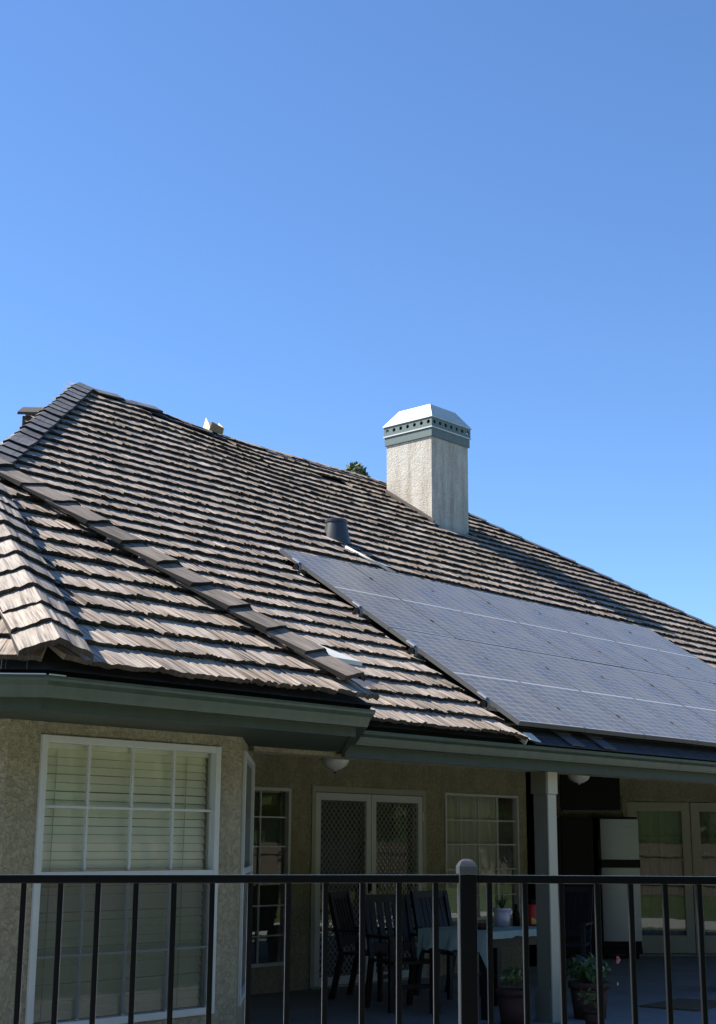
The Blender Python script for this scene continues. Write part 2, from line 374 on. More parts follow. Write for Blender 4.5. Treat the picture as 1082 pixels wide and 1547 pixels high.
# --- walls with real openings
def wallT(P0, P1):
    d = Vector((P1[0]-P0[0], P1[1]-P0[1], 0)); L = d.length; d.normalize()
    nin = Vector((-d.y, d.x, 0))            # inward = left of direction
    return frame((P0[0], P0[1], 0), d, nin, (0, 0, 1)), L
def wall(name, P0, P1, z0, z1, holes=(), th=.16, m=None):
    T, L = wallT(P0, P1); b = MB(T)
    xs = sorted({0, L, *[h[0] for h in holes], *[h[1] for h in holes]}); zs = sorted({z0, z1, *[h[2] for h in holes], *[h[3] for h in holes]})
    solid = lambda x, z: not any(h[0] < x < h[1] and h[2] < z < h[3] for h in holes)
    for i in range(len(xs)-1):
        for j in range(len(zs)-1):
            xa, xb, za, zb = xs[i], xs[i+1], zs[j], zs[j+1]
            if not solid((xa+xb)/2, (za+zb)/2): continue
            b.face([(xa, 0, za), (xb, 0, za), (xb, 0, zb), (xa, 0, zb)]); b.face([(xb, th, za), (xa, th, za), (xa, th, zb), (xb, th, zb)])
    for h in holes:
        a, c, e, g = h
        b.face([(a, 0, e), (a, th, e), (a, th, g), (a, 0, g)]); b.face([(c, th, e), (c, 0, e), (c, 0, g), (c, th, g)])
        b.face([(a, 0, g), (a, th, g), (c, th, g), (c, 0, g)]); b.face([(a, th, e), (a, 0, e), (c, 0, e), (c, th, e)])
    for x in (0, L): b.face([(x, 0, z0), (x, th, z0), (x, th, z1), (x, 0, z1)])
    return b.build(name, m or M['stucco'], house), T, L

def window(name, T, s0, s1, z0, z1, vx=(), hz=(), transom=None, fw=.042, mw=.014, glass='glass', fm='white_frame', depth=.02, muntin_range=None, label=None):
    """frame + panes + muntins in wall coordinates; returns the window part"""
    b = MB(T)
    b.box(s0, s0+fw, -depth, .06, z0, z1); b.box(s1-fw, s1, -depth, .06, z0, z1)
    b.box(s0+fw, s1-fw, -depth+.002, .058, z1-fw, z1); b.box(s0+fw, s1-fw, -depth+.002, .058, z0, z0+fw)
    w = b.build(name, M[fm], house, bevel=.004, label=label)
    if transom is not None:
        t = MB(T); t.box(s0+fw, s1-fw, -depth+.006, .05, transom-.02, transom+.02); bchild(t, 'transom', M[fm], w)
    for v in vx:
        t = MB(T); t.box(v-mw/2, v+mw/2, .012, .03, z0+fw, z1-fw); bchild(t, 'muntin', M[fm], w)
    for h in hz:
        t = MB(T); t.box(s0+fw, s1-fw, .010, .028, h-mw/2, h+mw/2); bchild(t, 'muntin', M[fm], w)
    cuts = [z0+fw] + ([transom] if transom else []) + [z1-fw]
    for a, c in zip(cuts[:-1], cuts[1:]):
        g = MB(T); g.face([(s0+fw, .035, a), (s1-fw, .035, a), (s1-fw, .035, c), (s0+fw, .035, c)]); bchild(g, 'pane', M[glass], w)
    return w
def blinds(T, w, s0, s1, z0, z1, pitch=.0485, d=.09, m='blind', tilt=1.0, cords=True):
    z = z1
    i = 0
    proto = MB(T); hw = .5*pitch*.935
    proto.hexa([(s0, d-.006, -hw), (s1, d-.006, -hw), (s1, d-.003, -hw), (s0, d-.003, -hw),
                (s0, d+.008, hw), (s1, d+.008, hw), (s1, d+.011, hw), (s0, d+.011, hw)])
    me = proto.mesh('blind_slat', M[m])
    while z > z0:
        o = bpy.data.objects.new('blind_slat', me); COL.objects.link(o); o.parent = w; o.location = (random.uniform(-.002, .002), 0, z - hw + random.uniform(-.0006, .0006)); o.rotation_euler = (0, random.uniform(-.0003, .0003), 0)
        z -= pitch; i += 1
    if cords:
        for s in (s0+.12, s1-.2):
            c = MB(T); c.tube((s, d-.02, z0), (s+.02, d-.02, z1), .003, n=5); bchild(c, 'blind_cord', M['curtain'], w)
    hd = MB(T); hd.box(s0, s1, d-.03, d+.03, z1, z1+.03); bchild(hd, 'blind_head', M[m], w)

ZW = 2.42
# bay (half octagon)
B0, B1, B2 = (4.601, 6.80), (6.38, 6.80), None
ph = R(44); B2 = (6.38+1.78*math.cos(ph), 6.80+1.78*math.sin(ph)); BL = (3.34, 8.06)
wx0, wx1, wz0, wz1 = 4.815-B0[0], 6.185-B0[0], .475, 2.09
bay_front, TF, LF = wall('bay_wall', B0, B1, -.1, ZW, [(wx0, wx1, wz0, wz1)])
bay_right, TR_, LRr = wall('bay_wall', B1, B2, -.1, ZW, [(.22, 1.68, wz0, wz1)])
bay_left, TL_, LL_ = wall('bay_wall', BL, B0, -.1, ZW)
wall('bay_wall', B2, (B2[0], 10.86), -.1, ZW); wall('bay_wall', (BL[0], 14), BL, -.1, ZW)
w = window('bay_window', TF, wx0, wx1, wz0, wz1, [v-B0[0] for v in (5.176, 5.501, 5.826)], [1.688, .869], 1.309, label='wide front bay window with closed cream blinds')
blinds(TF, w, wx0+.03, wx1-.03, wz0+.05, wz1-.07)
sc = MB(TF); sc.box(wx0+.05, wx1-.05, .004, .007, wz0+.05, 1.285); bchild(sc, 'insect_screen', M['insect'], w)
w = window('bay_window', TR_, .22, 1.68, wz0, wz1, [], [], 1.309, label='bay window seen edge-on beside the porch')
sc = MB(TR_); sc.box(.265, 1.635, .004, .007, wz0+.05, wz1-.05); bchild(sc, 'insect_screen', M['insect'], w)
# porch back wall
A0, A1 = (B2[0], 10.86), (15.35, 10.86); sx = lambda x: x - A0[0]
holes = [(sx(9.95), sx(10.906), .26, 2.06), (sx(11.29), sx(13.10), .0, 2.036), (sx(13.515), sx(15.0), .60, 2.09)]
pb, TB, LB = wall('porch_wall', A0, A1, -.1, 2.9, holes)
w = window('narrow_window', TB, *holes[0], [sx(10.20), sx(10.49)], [1.754, 1.454, 1.16, .86, .56], fw=.035, mw=.014, glass='glass_dark', label='tall narrow porch window reflecting green shrubs')
blinds(TB, w, holes[0][0]+.03, holes[0][1]-.03, .30, 1.98, d=.12, m='dark_room', cords=False)
w = window('porch_window', TB, *holes[2], [sx(v) for v in (13.853, 14.207, 14.579)], [1.773, 1.485, 1.191, .885], fw=.03, mw=.016, glass='glass', label='porch window with thin white grilles and drawn curtains')
cu = MB(TB); a, c = holes[2][0]+.02, holes[2][1]-.22; N = 46
for i in range(N):
    xa, xb = a+(c-a)*i/N, a+(c-a)*(i+1)/N; fa, fb = .13+.018*math.sin(i*1.15), .13+.018*math.sin((i+1)*1.15)
    cu.face([(xa, fa, .6), (xb, fb, .6), (xb, fb, 2.07), (xa, fa, 2.07)])
bchild(cu, 'curtain', M['curtain'], w, smooth=True)
# security double door
s0, s1 = holes[1][0], holes[1][1]
db = MB(TB); db.box(s0-.06, s0, -.015, .1, 0, 2.10); db.box(s1, s1+.06, -.015, .1, 0, 2.10); db.box(s0, s1, -.013, .1, 2.036, 2.10); db.box(s0-.06, s1+.06, -.05, .12, -.02, .012)
sd = db.build('security_door', M['door_paint'], house, label='white double security door with diamond mesh')
mid = sx(12.196)
for (a, c) in ((s0+.004, mid-.004), (mid+.004, s1-.004)):
    z0, z1 = .016, 2.03; sw = .078
    f = MB(TB); f.box(a, a+sw, -.012, .022, z0, z1); f.box(c-sw, c, -.012, .022, z0, z1); f.box(a+sw, c-sw, -.011, .021, z1-.08, z1); f.box(a+sw, c-sw, -.011, .021, z0, z0+.085)
    bchild(f, 'door_leaf', M['white_frame'], sd, bevel=.003)
    g = MB(TB); xa, xb, za, zb = a+sw, c-sw, z0+.085, z1-.08
    cw, chh = (xb-xa)/10, (zb-za)/24
    for sgn in (1, -1):                     # two families of strands, clipped to the opening
        k = -30
        while k < 60:
            pts = []
            # strand x = xa + cw*(k + sgn*t), z = za + chh*t
            t0, t1 = 0., 24.
            lo, hi = (0-k)/sgn, (10-k)/sgn
            lo, hi = min(lo, hi), max(lo, hi); t0, t1 = max(t0, lo), min(t1, hi)
            if t1 - t0 > .05:
                g.bar((xa+cw*(k+sgn*t0), .004+.002*sgn, za+chh*t0), (xa+cw*(k+sgn*t1), .004+.002*sgn, za+chh*t1), .0075, .004, up=(0, 1, 0))
            k += 1
    bchild(g, 'diamond_mesh', M['mesh_white'], sd)
    gl = MB(TB); gl.face([(xa, .075, za), (xb, .075, za), (xb, .075, zb), (xa, .075, zb)]); bchild(gl, 'pane', M['glass_dark'], sd)
hn = MB(TB); hn.box(mid-.05, mid-.03, -.05, -.012, .98, 1.12); hn.box(mid-.055, mid-.025, -.018, -.010, .95, 1.15); bchild(hn, 'door_handle', M['black'], sd)
for z in (.3, 1.05, 1.8):
    for s in (s0, s1): hg = MB(TB); hg.box(s-.012, s+.012, -.022, -.012, z-.05, z+.05); bchild(hg, 'hinge', M['white_frame'], sd)
# alcove and the slanted wall with the french doors
wall('porch_wall', (15.35, 10.86), (15.35, 11.9), -.1, 2.9); wall('porch_wall', (15.35, 11.9), (16.75, 11.9), -.1, 2.9)
D0, D1 = (16.75, 11.9), (22.6, 6.05)
sD = lambda x: (x-16.75)*math.sqrt(2)
dh = (sD(17.722), sD(17.722)+1.80, .0, 2.09)
fdw, TD, LD = wall('porch_wall', D0, D1, -.1, 2.9, [dh])
db = MB(TD); db.box(dh[0]-.07, dh[0], -.02, .12, 0, 2.16); db.box(dh[1], dh[1]+.07, -.02, .12, 0, 2.16); db.box(dh[0], dh[1], -.018, .12, 2.09, 2.16); db.box(dh[0]-.05, dh[1]+.05, -.06, .14, -.02, .022)
fd = db.build('french_door', M['stucco'], house, label='cream glazed french doors on the slanted wall')
for k in range(2):
    a = dh[0]+.004+k*.900; c = a+.89; z0, z1 = .03, 2.082
    ga, gc, gz0, gz1 = a+.128, c-.122, .272, 1.954
    f = MB(TD); f.box(a, ga, .0, .045, z0, z1); f.box(gc, c, .0, .045, z0, z1); f.box(ga, gc, .001, .044, gz1, z1); f.box(ga, gc, .001, .044, z0, gz0)
    bchild(f, 'door_leaf', M['door_paint'], fd, bevel=.004)
    g = MB(TD); g.face([(ga, .022, gz0), (gc, .022, gz0), (gc, .022, gz1), (ga, .022, gz1)]); bchild(g, 'pane', M['glass_dark'], fd)
    for z in (1.616, 1.276, .94, .606): t = MB(TD); t.box(ga, gc, .024, .034, z-.006, z+.006); bchild(t, 'muntin', M['door_paint'], fd)
    t = MB(TD); t.box((ga+gc)/2-.008, (ga+gc)/2+.008, .025, .035, gz0, gz1); bchild(t, 'muntin', M['door_paint'], fd)
    hx = c-.05 if k == 0 else a+.05
    h_ = MB(TD); h_.lathe([(0, 0), (.026, .0), (.03, .012), (.026, .03), (0, .034)], (0, 0, 0), 12)
    o = bchild(h_, 'door_knob', M['black'], fd)
    kn = MB(TD); kn.tube((hx, .0, 1.03), (hx, -.03, 1.03), .012, n=10); kn.tube((hx, -.03, 1.03), (hx, -.06, 1.03), .028, .022, n=12)
    bpy.data.objects.remove(o); bchild(kn, 'door_knob', M['black'], fd)
    cu = MB(TD)
    for i in range(24):
        xa, xb = ga+(gc-ga)*i/24, ga+(gc-ga)*(i+1)/24; fa, fb = .16+.014*math.sin(i*1.3), .16+.014*math.sin((i+1)*1.3)
        cu.face([(xa, fa, gz0), (xb, fb, gz0), (xb, fb, gz1), (xa, fa, gz1)])
    bchild(cu, 'curtain', M['curtain'], fd, smooth=True)
# remaining outer walls and indoor floor so that rooms are closed and dim
wall('rear_wall', (24.2, 6.05), (24.2, 21), -.1, ZW); wall('rear_wall', (24.2, 21), (3.34, 21), -.1, ZW); wall('rear_wall', (3.34, 21), (3.34, 14), -.1, ZW)
b = MB(); b.box(3.4, 24.1, 12.6, 20.9, -.05, .01); b.build('indoor_floor', M['dark_room'], house)
# porch ceiling, beam, pillar
b = MB(); b.box(7.7, 24, 7.60, 12.6, 2.47, 2.52); b.build('porch_ceiling', M['stucco'], house)
b = MB(); b.box(7.05, 24, 7.39, 7.60, 2.13, 2.52); b.build('porch_beam', M['stucco'], house)
b = MB(); b.box(7.9, 24, 7.285, 7.388, 2.128, 2.15); b.build('soffit', M['door_paint'], house)
b = MB(); b.box(10.668, 10.785, 7.400, 7.545, 0, 2.128); pl = b.build('porch_pillar', M['pillar_shade'], house, bevel=.004)
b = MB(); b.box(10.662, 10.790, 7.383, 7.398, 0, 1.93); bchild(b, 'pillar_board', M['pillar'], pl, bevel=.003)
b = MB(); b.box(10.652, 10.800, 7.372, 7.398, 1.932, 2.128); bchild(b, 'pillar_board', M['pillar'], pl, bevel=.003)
b = MB(); b.box(10.650, 10.667, 7.400, 7.560, 1.932, 2.128); bchild(b, 'pillar_capital', M['pillar_shade'], pl, bevel=.003)
b = MB(); b.box(10.650, 10.667, 7.400, 7.560, 0, .27); bchild(b, 'pillar_base', M['pillar_shade'], pl, bevel=.003)

# --- octagonal bay eave helper: outline at inward distance d from the gutter lip
def octo(d): return Vector((4.257+.4142*d, 5.97+d, 0)), Vector((6.745-.4142*d, 5.97+d, 0))
def eave_line(d):                           # plan polyline, left to right, of the whole visible eave
    a, c = octo(d)
    yv = 7.13 + d
    l0 = Vector((a.x-(yv-a.y)-.0, yv, 0)); r0 = Vector((c.x+(yv-c.y), yv, 0))
    return [l0, a, c, r0, Vector((25.5, yv, 0))]
def sweep(prof, name, m, part=None, segs=None, th=0, bevel=0):
    """prof: list of (d, z): extruded along the eave with mitred corners, open strip"""
    lines = [eave_line(d) for d, z in prof]; b = MB()
    rng = segs or range(4)
    for k in rng:
        for i in range(len(prof)-1):
            p, q = prof[i], prof[i+1]
            b.face([lines[i][k]+Vector((0, 0, p[1])), lines[i][k+1]+Vector((0, 0, p[1])), lines[i+1][k+1]+Vector((0, 0, q[1])), lines[i+1][k]+Vector((0, 0, q[1]))])
    o = b.build(name, m, house)
    if th:
        md = o.modifiers.new('thick', 'SOLIDIFY'); md.thickness = th; md.offset = 0
    return o
ZFB = 2.150
ZG = 2.315                                  # gutter lip height
gp = [(.118, ZG-.02), (.118, ZG-.105), (.050, ZG-.105), (.042, ZG-.085), (.030, ZG-.045), (.006, ZG-.024), (.0, ZG-.012), (.0, ZG), (.012, ZG+.002), (.013, ZG-.006)]
for k, nm in ((0, 'gutter'), (1, 'gutter'), (2, 'gutter'), (3, 'gutter')): sweep(gp, nm, M['green_gutter'], segs=[k], th=.003)
# gutter hangers: little spikes over the lip
gl = eave_line(0.0)
for k, n in ((1, 4), (3, 9)):
    for i in range(n):
        p = gl[k].lerp(gl[k+1], (i+.6)/n); d = (gl[k+1]-gl[k]).normalized()
        if p.x > 15: continue
        q = p + Vector((0, .012, 0)); b = MB(); b.bar(q+Vector((0, -.014, ZG-.010)), q+Vector((0, .11, ZG-.010)), .012, .010); b.build('gutter_hanger', M['green_gutter'], house)
for x_ in (8.9, 12.6):
    b = MB(frame((x_, 7.13, 0), Vector((1, 0, 0)), Vector((0, 1, 0)), Vector((0, 0, 1))))
    for (p, q) in zip(gp[1:-2], gp[2:-1]): b.face([(0, p[0]-.003, p[1]-.002), (.05, p[0]-.003, p[1]-.002), (.05, q[0]-.003, q[1]-.002), (0, q[0]-.003, q[1]-.002)])
    b.build('gutter_joint', M['green_gutter'], house)
# bright bars added on the lip as a sun highlight, left corner
b = MB(); a = eave_line(-.002); b.bar(a[0]+Vector((0, 0, ZG+.004)), a[1]+Vector((-.02, 0, ZG+.004)), .008, .006); b.bar(a[1]+Vector((0, 0, ZG+.004)), a[1]+Vector((.10, .0, ZG+.004)), .008, .006); b.build('lip_highlight', M['silver'], house)
for (d0, d1, z0, z1, nm, mm) in ((.122, .150, 2.118, 2.30, 'fascia', 'green'), (.126, .150, 2.302, 2.40, 'drip_edge', 'deck')):
    for k in range(4):
        A, B = eave_line(d0), eave_line(d1); b = MB()
        if nm == 'fascia': z0 = 2.118 if k == 3 else ZFB
        b.hexa([A[k]+Vector((0, 0, z0)), A[k+1]+Vector((0, 0, z0)), B[k+1]+Vector((0, 0, z0)), B[k]+Vector((0, 0, z0)),
                A[k]+Vector((0, 0, z1)), A[k+1]+Vector((0, 0, z1)), B[k+1]+Vector((0, 0, z1)), B[k]+Vector((0, 0, z1))]); b.build(nm, M[mm], house)
# bay soffit
A, B = eave_line(.150), eave_line(.86); b = MB()
for k in range(3): b.face([A[k]+Vector((0, 0, ZFB+.012)), A[k+1]+Vector((0, 0, ZFB+.012)), B[k+1]+Vector((0, 0, ZFB+.012)), B[k]+Vector((0, 0, ZFB+.012))])
b.build('soffit', M['green'], house)

# ------------------------------------------------------------------ roof planes
def swell(x, y):                            # the old roof rises a little towards its left peak
    t = max(0., min(1., (13.6-x)/2.6)); t = t*t*(3-2*t); s = max(0., min(1., (y-9.5)/4.9))
    return .13*t*s*s
def zmain(x, y): return ZE + m_*(y-YE) + swell(x, y)
def bay_h(x, y):                            # height of bay roof over plan point
    d = min(y-5.99, ((6.737-x)+(y-5.99))*S2, ((x-4.265)+(y-5.99))*S2)
    return ZE + m_*d
def main_part(): pass
deck_z = -.015
b = MB()                                    # front slope deck as a grid, so it can follow the swell
NX, NY = 40, 14
yE = YE+.02
for i in range(NX):
    for j in range(NY):
        def pt(ii, jj):
            y = yE + (YR-yE)*jj/NY; x = (y-3.95) + ((31.9-y)-(y-3.95))*ii/NX
            return (x, y, zmain(x, y)+deck_z)
        b.face([pt(i, j), pt(i+1, j), pt(i+1, j+1), pt(i, j+1)])
main_roof = b.build('main_roof', M['deck'], house)
rz_ = zmain(XL, YR)+deck_z; rr = zmain(XR, YR)+deck_z
b = MB()
b.face([(3.2, 7.17, ZE), (XL, YR, rz_), (XL, YR+.01, rz_), (6.9, 15.95, ZE)]); b.face([(XL, YR+.01, rz_), (6.9, 21.6, ZE), (6.9, 15.95, ZE)]); b.face([(24.75, 7.17, ZE), (24.75, 21.6, ZE), (XR, YR+.01, rr), (XR, YR, rr)])
b.face([(XL, YR+.01, rz_), (XR, YR+.01, rr), (24.75, 21.6, ZE), (6.9, 21.6, ZE)]); b.build('rear_roof', M['shake'], house)
a, c = octo(.02); ap = Vector((5.501, 5.97+.02+(c.x-a.x)/2/.4142, 0)); ap.z = bay_h(ap.x, ap.y-.001)
V0 = lambda v: Vector((v.x, v.y, ZE+deck_z))
Q = Vector((5.501, 12.9, ZE+m_*(12.9-YE))); rE = eave_line(.02)
b = MB(); b.face([V0(a), V0(c), ap-Vector((0, 0, .015))]); b.face([V0(c), V0(rE[3]), Q, ap-Vector((0, 0, .015))]); b.face([V0(rE[0]), V0(a), ap-Vector((0, 0, .015)), Q])
bay_roof = b.build('bay_roof', M['deck'], house)

# ------------------------------------------------------------------ shakes
EXP = .268
def shake_pts(w, L, t, cols, rnd, tilt):
    """local profile: list of columns (x, ybutt, zbutt, yhead, zhead)"""
    out = []; y0 = rnd.uniform(-.007, .007)
    for i in range(cols+1):
        u = i/cols
        out.append((w*u - w/2, y0 + rnd.uniform(-.008, .008) + .004*math.sin(u*5+w*40), t + tilt*(.5-u) + rnd.uniform(-.0045, .0045), L, .010))
    return out
def add_shake(b, w, L, t, cols, rnd, tilt, mp, tint):
    """mp maps local (x, y, z) to the collecting mesh"""
    pr = shake_pts(w, L, t, cols, rnd, tilt); ou, ov = rnd.uniform(0, 50), rnd.uniform(0, 50)
    for i in range(cols):
        p, q = pr[i], pr[i+1]
        # small step between neighbouring splits gives the grooved face
        dz = rnd.uniform(-.003, .003)
        A = (p[0], p[1], p[2]+dz); B_ = (q[0], q[1], q[2]+dz); Cc = (q[0], q[3], q[4]); D = (p[0], p[3], p[4])
        b.face([mp(A), mp(B_), mp(Cc), mp(D)], [(v[0]+ou, v[1]+ov) for v in (A, B_, Cc, D)], tint)
        b.face([mp((p[0], p[1]+.008, p[2]-.033)), mp((q[0], q[1]+.008, q[2]-.033)), mp(B_), mp(A)], [(p[0]+ou, ov-.03), (q[0]+ou, ov-.03), (q[0]+ou, ov), (p[0]+ou, ov)], -2.0)  # butt tinted near black: shade under the course put into the colour
    for (p, s) in ((pr[0], 1), (pr[-1], -1)):
        f = [mp((p[0], p[1]+.008, p[2]-.033)), mp((p[0], p[1], p[2])), mp((p[0], p[3], p[4]))]
        uvs = [(ou, ov), (ou+.03, ov), (ou+.03, ov+.3)]
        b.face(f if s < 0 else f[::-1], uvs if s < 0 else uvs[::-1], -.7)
rnd = random.Random(11)
# a stock of individual shakes that share mesh data
STOCK = []
for i in range(48):
    w = [.09, .12, .145, .17, .21, .25][i % 6]*rnd.uniform(.95, 1.05)
    b = MB(); add_shake(b, w-.004, .345, .052+rnd.uniform(-.004, .005), 6, rnd, rnd.uniform(-.003, .015), lambda p: p, rnd.random())
    STOCK.append((w, b.mesh('shake', M['shake'])))
def in_view(P):
    q = Vector(P)-Vector((0, 0, H)); d = q.dot(CF)
    if d < .1: return False
    px, py = 541+F*q.dot(CR)/d, 773.5-F*q.dot(CU)/d
    return -25 < px < 1107 and -25 < py < 1572
def shake_obj(me, part, o, ax, ay, az):
    ob = bpy.data.objects.new('shake', me); COL.objects.link(ob); ob.parent = part; ob.matrix_world = frame(o, ax, ay, az); return ob
NRM = Vector((0, -m_, 1)).normalized(); UPS = Vector((0, 1, m_)).normalized()
count = 0
# bay front slope: every shake its own object
def row_fill(x0, x1):
    x = x0
    while x < x1-.02:
        c = [s for s in STOCK]; w, me = rnd.choice(c); w = min(w, x1-x+.02); yield x+w/2, w, me; x += w
def plane_rows(part, org, ax, ups, nrm, lo, hi, nrows, vis=True):
    global count
    for r_ in range(nrows):
        s = r_*EXP
        x0, x1 = lo(s), hi(s)
        if x1-x0 < .05: break
        for xc, w, me in row_fill(x0-rnd.uniform(0, .03), x1):
            P = org + ax*xc + ups*(s+rnd.uniform(-.006, .006)) + nrm*(.020, .018, .015, .012, .009, .006, .003)[r_] if r_ < 7 else org + ax*xc + ups*(s+rnd.uniform(-.006, .006))
            if not in_view(P): continue
            shake_obj(me, part, P + nrm*rnd.uniform(0, .004), ax, ups, nrm); count += 1
c0 = (a.x+c.x)/2
hw0 = (c.x-a.x)/2
plane_rows(bay_roof, Vector((c0, octo(.02)[0].y-.02, ZE-.013)), Vector((1, 0, 0)), UPS, NRM, lambda s: -hw0+.4142*s/K+.07, lambda s: hw0-.4142*s/K-.05, 12)
# bay left (chamfer) slope
axL = Vector((S2, -S2, 0)); inL = Vector((S2, S2, 0)); upL = (inL + Vector((0, 0, m_))).normalized(); nL = (Vector((0, 0, 1))*1 - inL*m_).normalized()
Lc = (a-rE[0]).length
plane_rows(bay_roof, Vector((a.x, a.y, ZE-.013)) - inL*.02, axL, upL, nL, lambda s: -Lc, lambda s: -.4142*s/K-.10, 12)

# hip / ridge caps: a folded pair of wings, butt towards the eave
def cap_mesh(wings, L, t, fold, m, rnd, cols=3, name='hip_cap'):
    """local: y up the hip, wings fall to +-x with angle fold (rise per run)"""
    b = MB(); tint = rnd.random()
    for sgn in (-1, 1):
        wl_ = wings[0] if sgn < 0 else wings[1]
        ou, ov = rnd.uniform(0, 50), rnd.uniform(0, 50)
        pr = []
        for i in range(cols+1):
            u = i/cols; x = sgn*wl_*u; z = -abs(x)*fold
            pr.append((x, rnd.uniform(-.008, .008)*(u > 0) + .006*u, z+t+rnd.uniform(-.003, .003)*(u > 0)*(2 if cols > 4 else 1), L, z+.008))
        for i in range(cols):
            p, q = pr[i], pr[i+1]
            F1 = [(p[0], p[1], p[2]), (q[0], q[1], q[2]), (q[0], q[3], q[4]), (p[0], p[3], p[4])]
            F2 = [(p[0], p[1]+.004, p[2]-.036), (q[0], q[1]+.004, q[2]-.036), (q[0], q[1], q[2]), (p[0], p[1], p[2])]
            if sgn < 0: F1, F2 = F1[::-1], F2[::-1]
            b.face(F1, [(v[0]+ou, v[1]+ov) for v in F1], tint); b.face(F2, [(v[0]+ou, v[2]+ov) for v in F2], -2.0)  # cap butts take a near-black tint as painted shade
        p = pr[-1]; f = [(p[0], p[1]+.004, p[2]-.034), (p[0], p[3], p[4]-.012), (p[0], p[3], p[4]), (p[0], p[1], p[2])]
        b.face(f if sgn > 0 else f[::-1], [(ou, ov)]*4, -2.0)  # outer edge darkened too, its shade painted in
    return b.mesh(name, m)
def caps(part, p0, p1, n1, n2, m, wing, L, exp, t, seed, skip=(), lift=.03, jit=.006, name='hip_cap', cols=3, fm=1.):
    """caps from p0 (low) to p1 (high); n1, n2 the plane normals either side"""
    r2 = random.Random(seed); d = (p1-p0); tot = d.length; d.normalize()
    up = (n1+n2).normalized(); up = (up - d*up.dot(d)).normalized(); ax = d.cross(up).normalized()
    nn = n1 if n1.dot(ax) > 0 else n2
    nn_p = (nn - d*nn.dot(d)).normalized(); fold = nn_p.dot(ax)/max(.2, nn_p.dot(up))
    meshes = [cap_mesh(wing if isinstance(wing, tuple) else (wing, wing), L, t*r2.uniform(.85, 1.2), fold*fm*r2.uniform(.92, 1.02), m, r2, name=name, cols=cols) for _ in range(6)]
    k = 0; s = 0.
    while s < tot-.05:
        if k not in skip:
            P = p0 + d*s + up*(lift+r2.uniform(-jit, jit))
            if in_view(P):
                dd = (d + ax*r2.uniform(-.02, .02) + up*r2.uniform(-.012, .012)).normalized(); u2 = (up-dd*up.dot(dd)).normalized(); a2 = dd.cross(u2)
                o = bpy.data.objects.new(name, r2.choice(meshes)); COL.objects.link(o); o.parent = part; o.matrix_world = frame(P, a2, dd, u2)
        s += exp; k += 1
nR = (Vector((0, 0, 1)) - Vector((-S2, S2, 0))*m_).normalized()
lift3 = Vector((0, 0, .0))
caps(bay_roof, Vector((c.x, c.y-.03, ZE)).lerp(ap, .045), ap.copy(), NRM, nR, M['shake_strip'], (.225, .10), .40, .315, .040, 3, lift=.095, fm=1.3)
caps(bay_roof, Vector((a.x, a.y-.05, ZE)), ap.copy(), nL, NRM, M['shake_cap'], .19, .36, .262, .036, 5, lift=.115, cols=8, fm=2.1)

# main front slope: nearest shakes as objects, the rest joined
nrowsM = int((YR-YE)*K/EXP)+1
PX0, PX1, PY1 = 9.985, 17.13, 10.02         # bare composition roofing below the solar panels
cand = []
for r_ in range(nrowsM):
    s = r_*EXP; y = YE-.02 + s/K
    x0, x1 = y+.15-3.95, 31.9-y-.15
    x = max(x0, 5.6) - rnd.uniform(0, .1); x1 = min(x1, 23.2)
    while x < x1:
        w, me = rnd.choice(STOCK); xa, xb = x, x+w; x += w
        if y < PY1 and xb > PX0 and xa < PX1:
            if xa < PX0-.03: xb = PX0
            elif xb > PX1+.03: xa = PX1
            else: continue
        xc = (xa+xb)/2; wv = xb-xa
        if y > 12.70 and y < 13.70 and 15.83 < xc < 16.68: continue
        if bay_h(xc, y+.2) > zmain(xc, y+.2)+.03 and y < 12.9: continue
        # a few shakes are missing near the ridge
        if y > 13.95 and y < 14.3 and (11.45 < xc < 12.95): continue
        if 13.60 < y < 13.85 and 14.15 < xc < 14.85: continue
        z = zmain(xc, y) + ((.020, .018, .015, .012, .009, .006, .003)[r_] if r_ < 7 else 0)
        P = Vector((xc, y, z))
        if not in_view(P): continue
        cand.append((P, wv, w, me, r_))
cand.sort(key=lambda t: t[0].length)
left = 300-count
b = MB(); n_obj = 0
rest = random.Random(21)
for P, wv, w, me, r_ in cand:
    whole = abs(wv-w) < .001
    if n_obj < left and whole:
        shake_obj(me, main_roof, P+NRM*rnd.uniform(0, .004), Vector((1, 0, 0)), UPS, NRM); n_obj += 1
    else:
        def mp(p, P=P):
            x = P.x+p[0]; y = P.y + UPS.y*p[1]; z = zmain(x, y) + (UPS.z*p[1] - m_*UPS.y*p[1])
            return Vector((x, y, z)) + NRM*p[2]
        add_shake(b, wv-.004, .345, .056+rest.uniform(-.004, .005), 3, rest, rest.uniform(-.002, .016), mp, rest.random())
o = bchild(b, 'shakes', M['shake'], main_roof); o['kind'] = 'stuff'
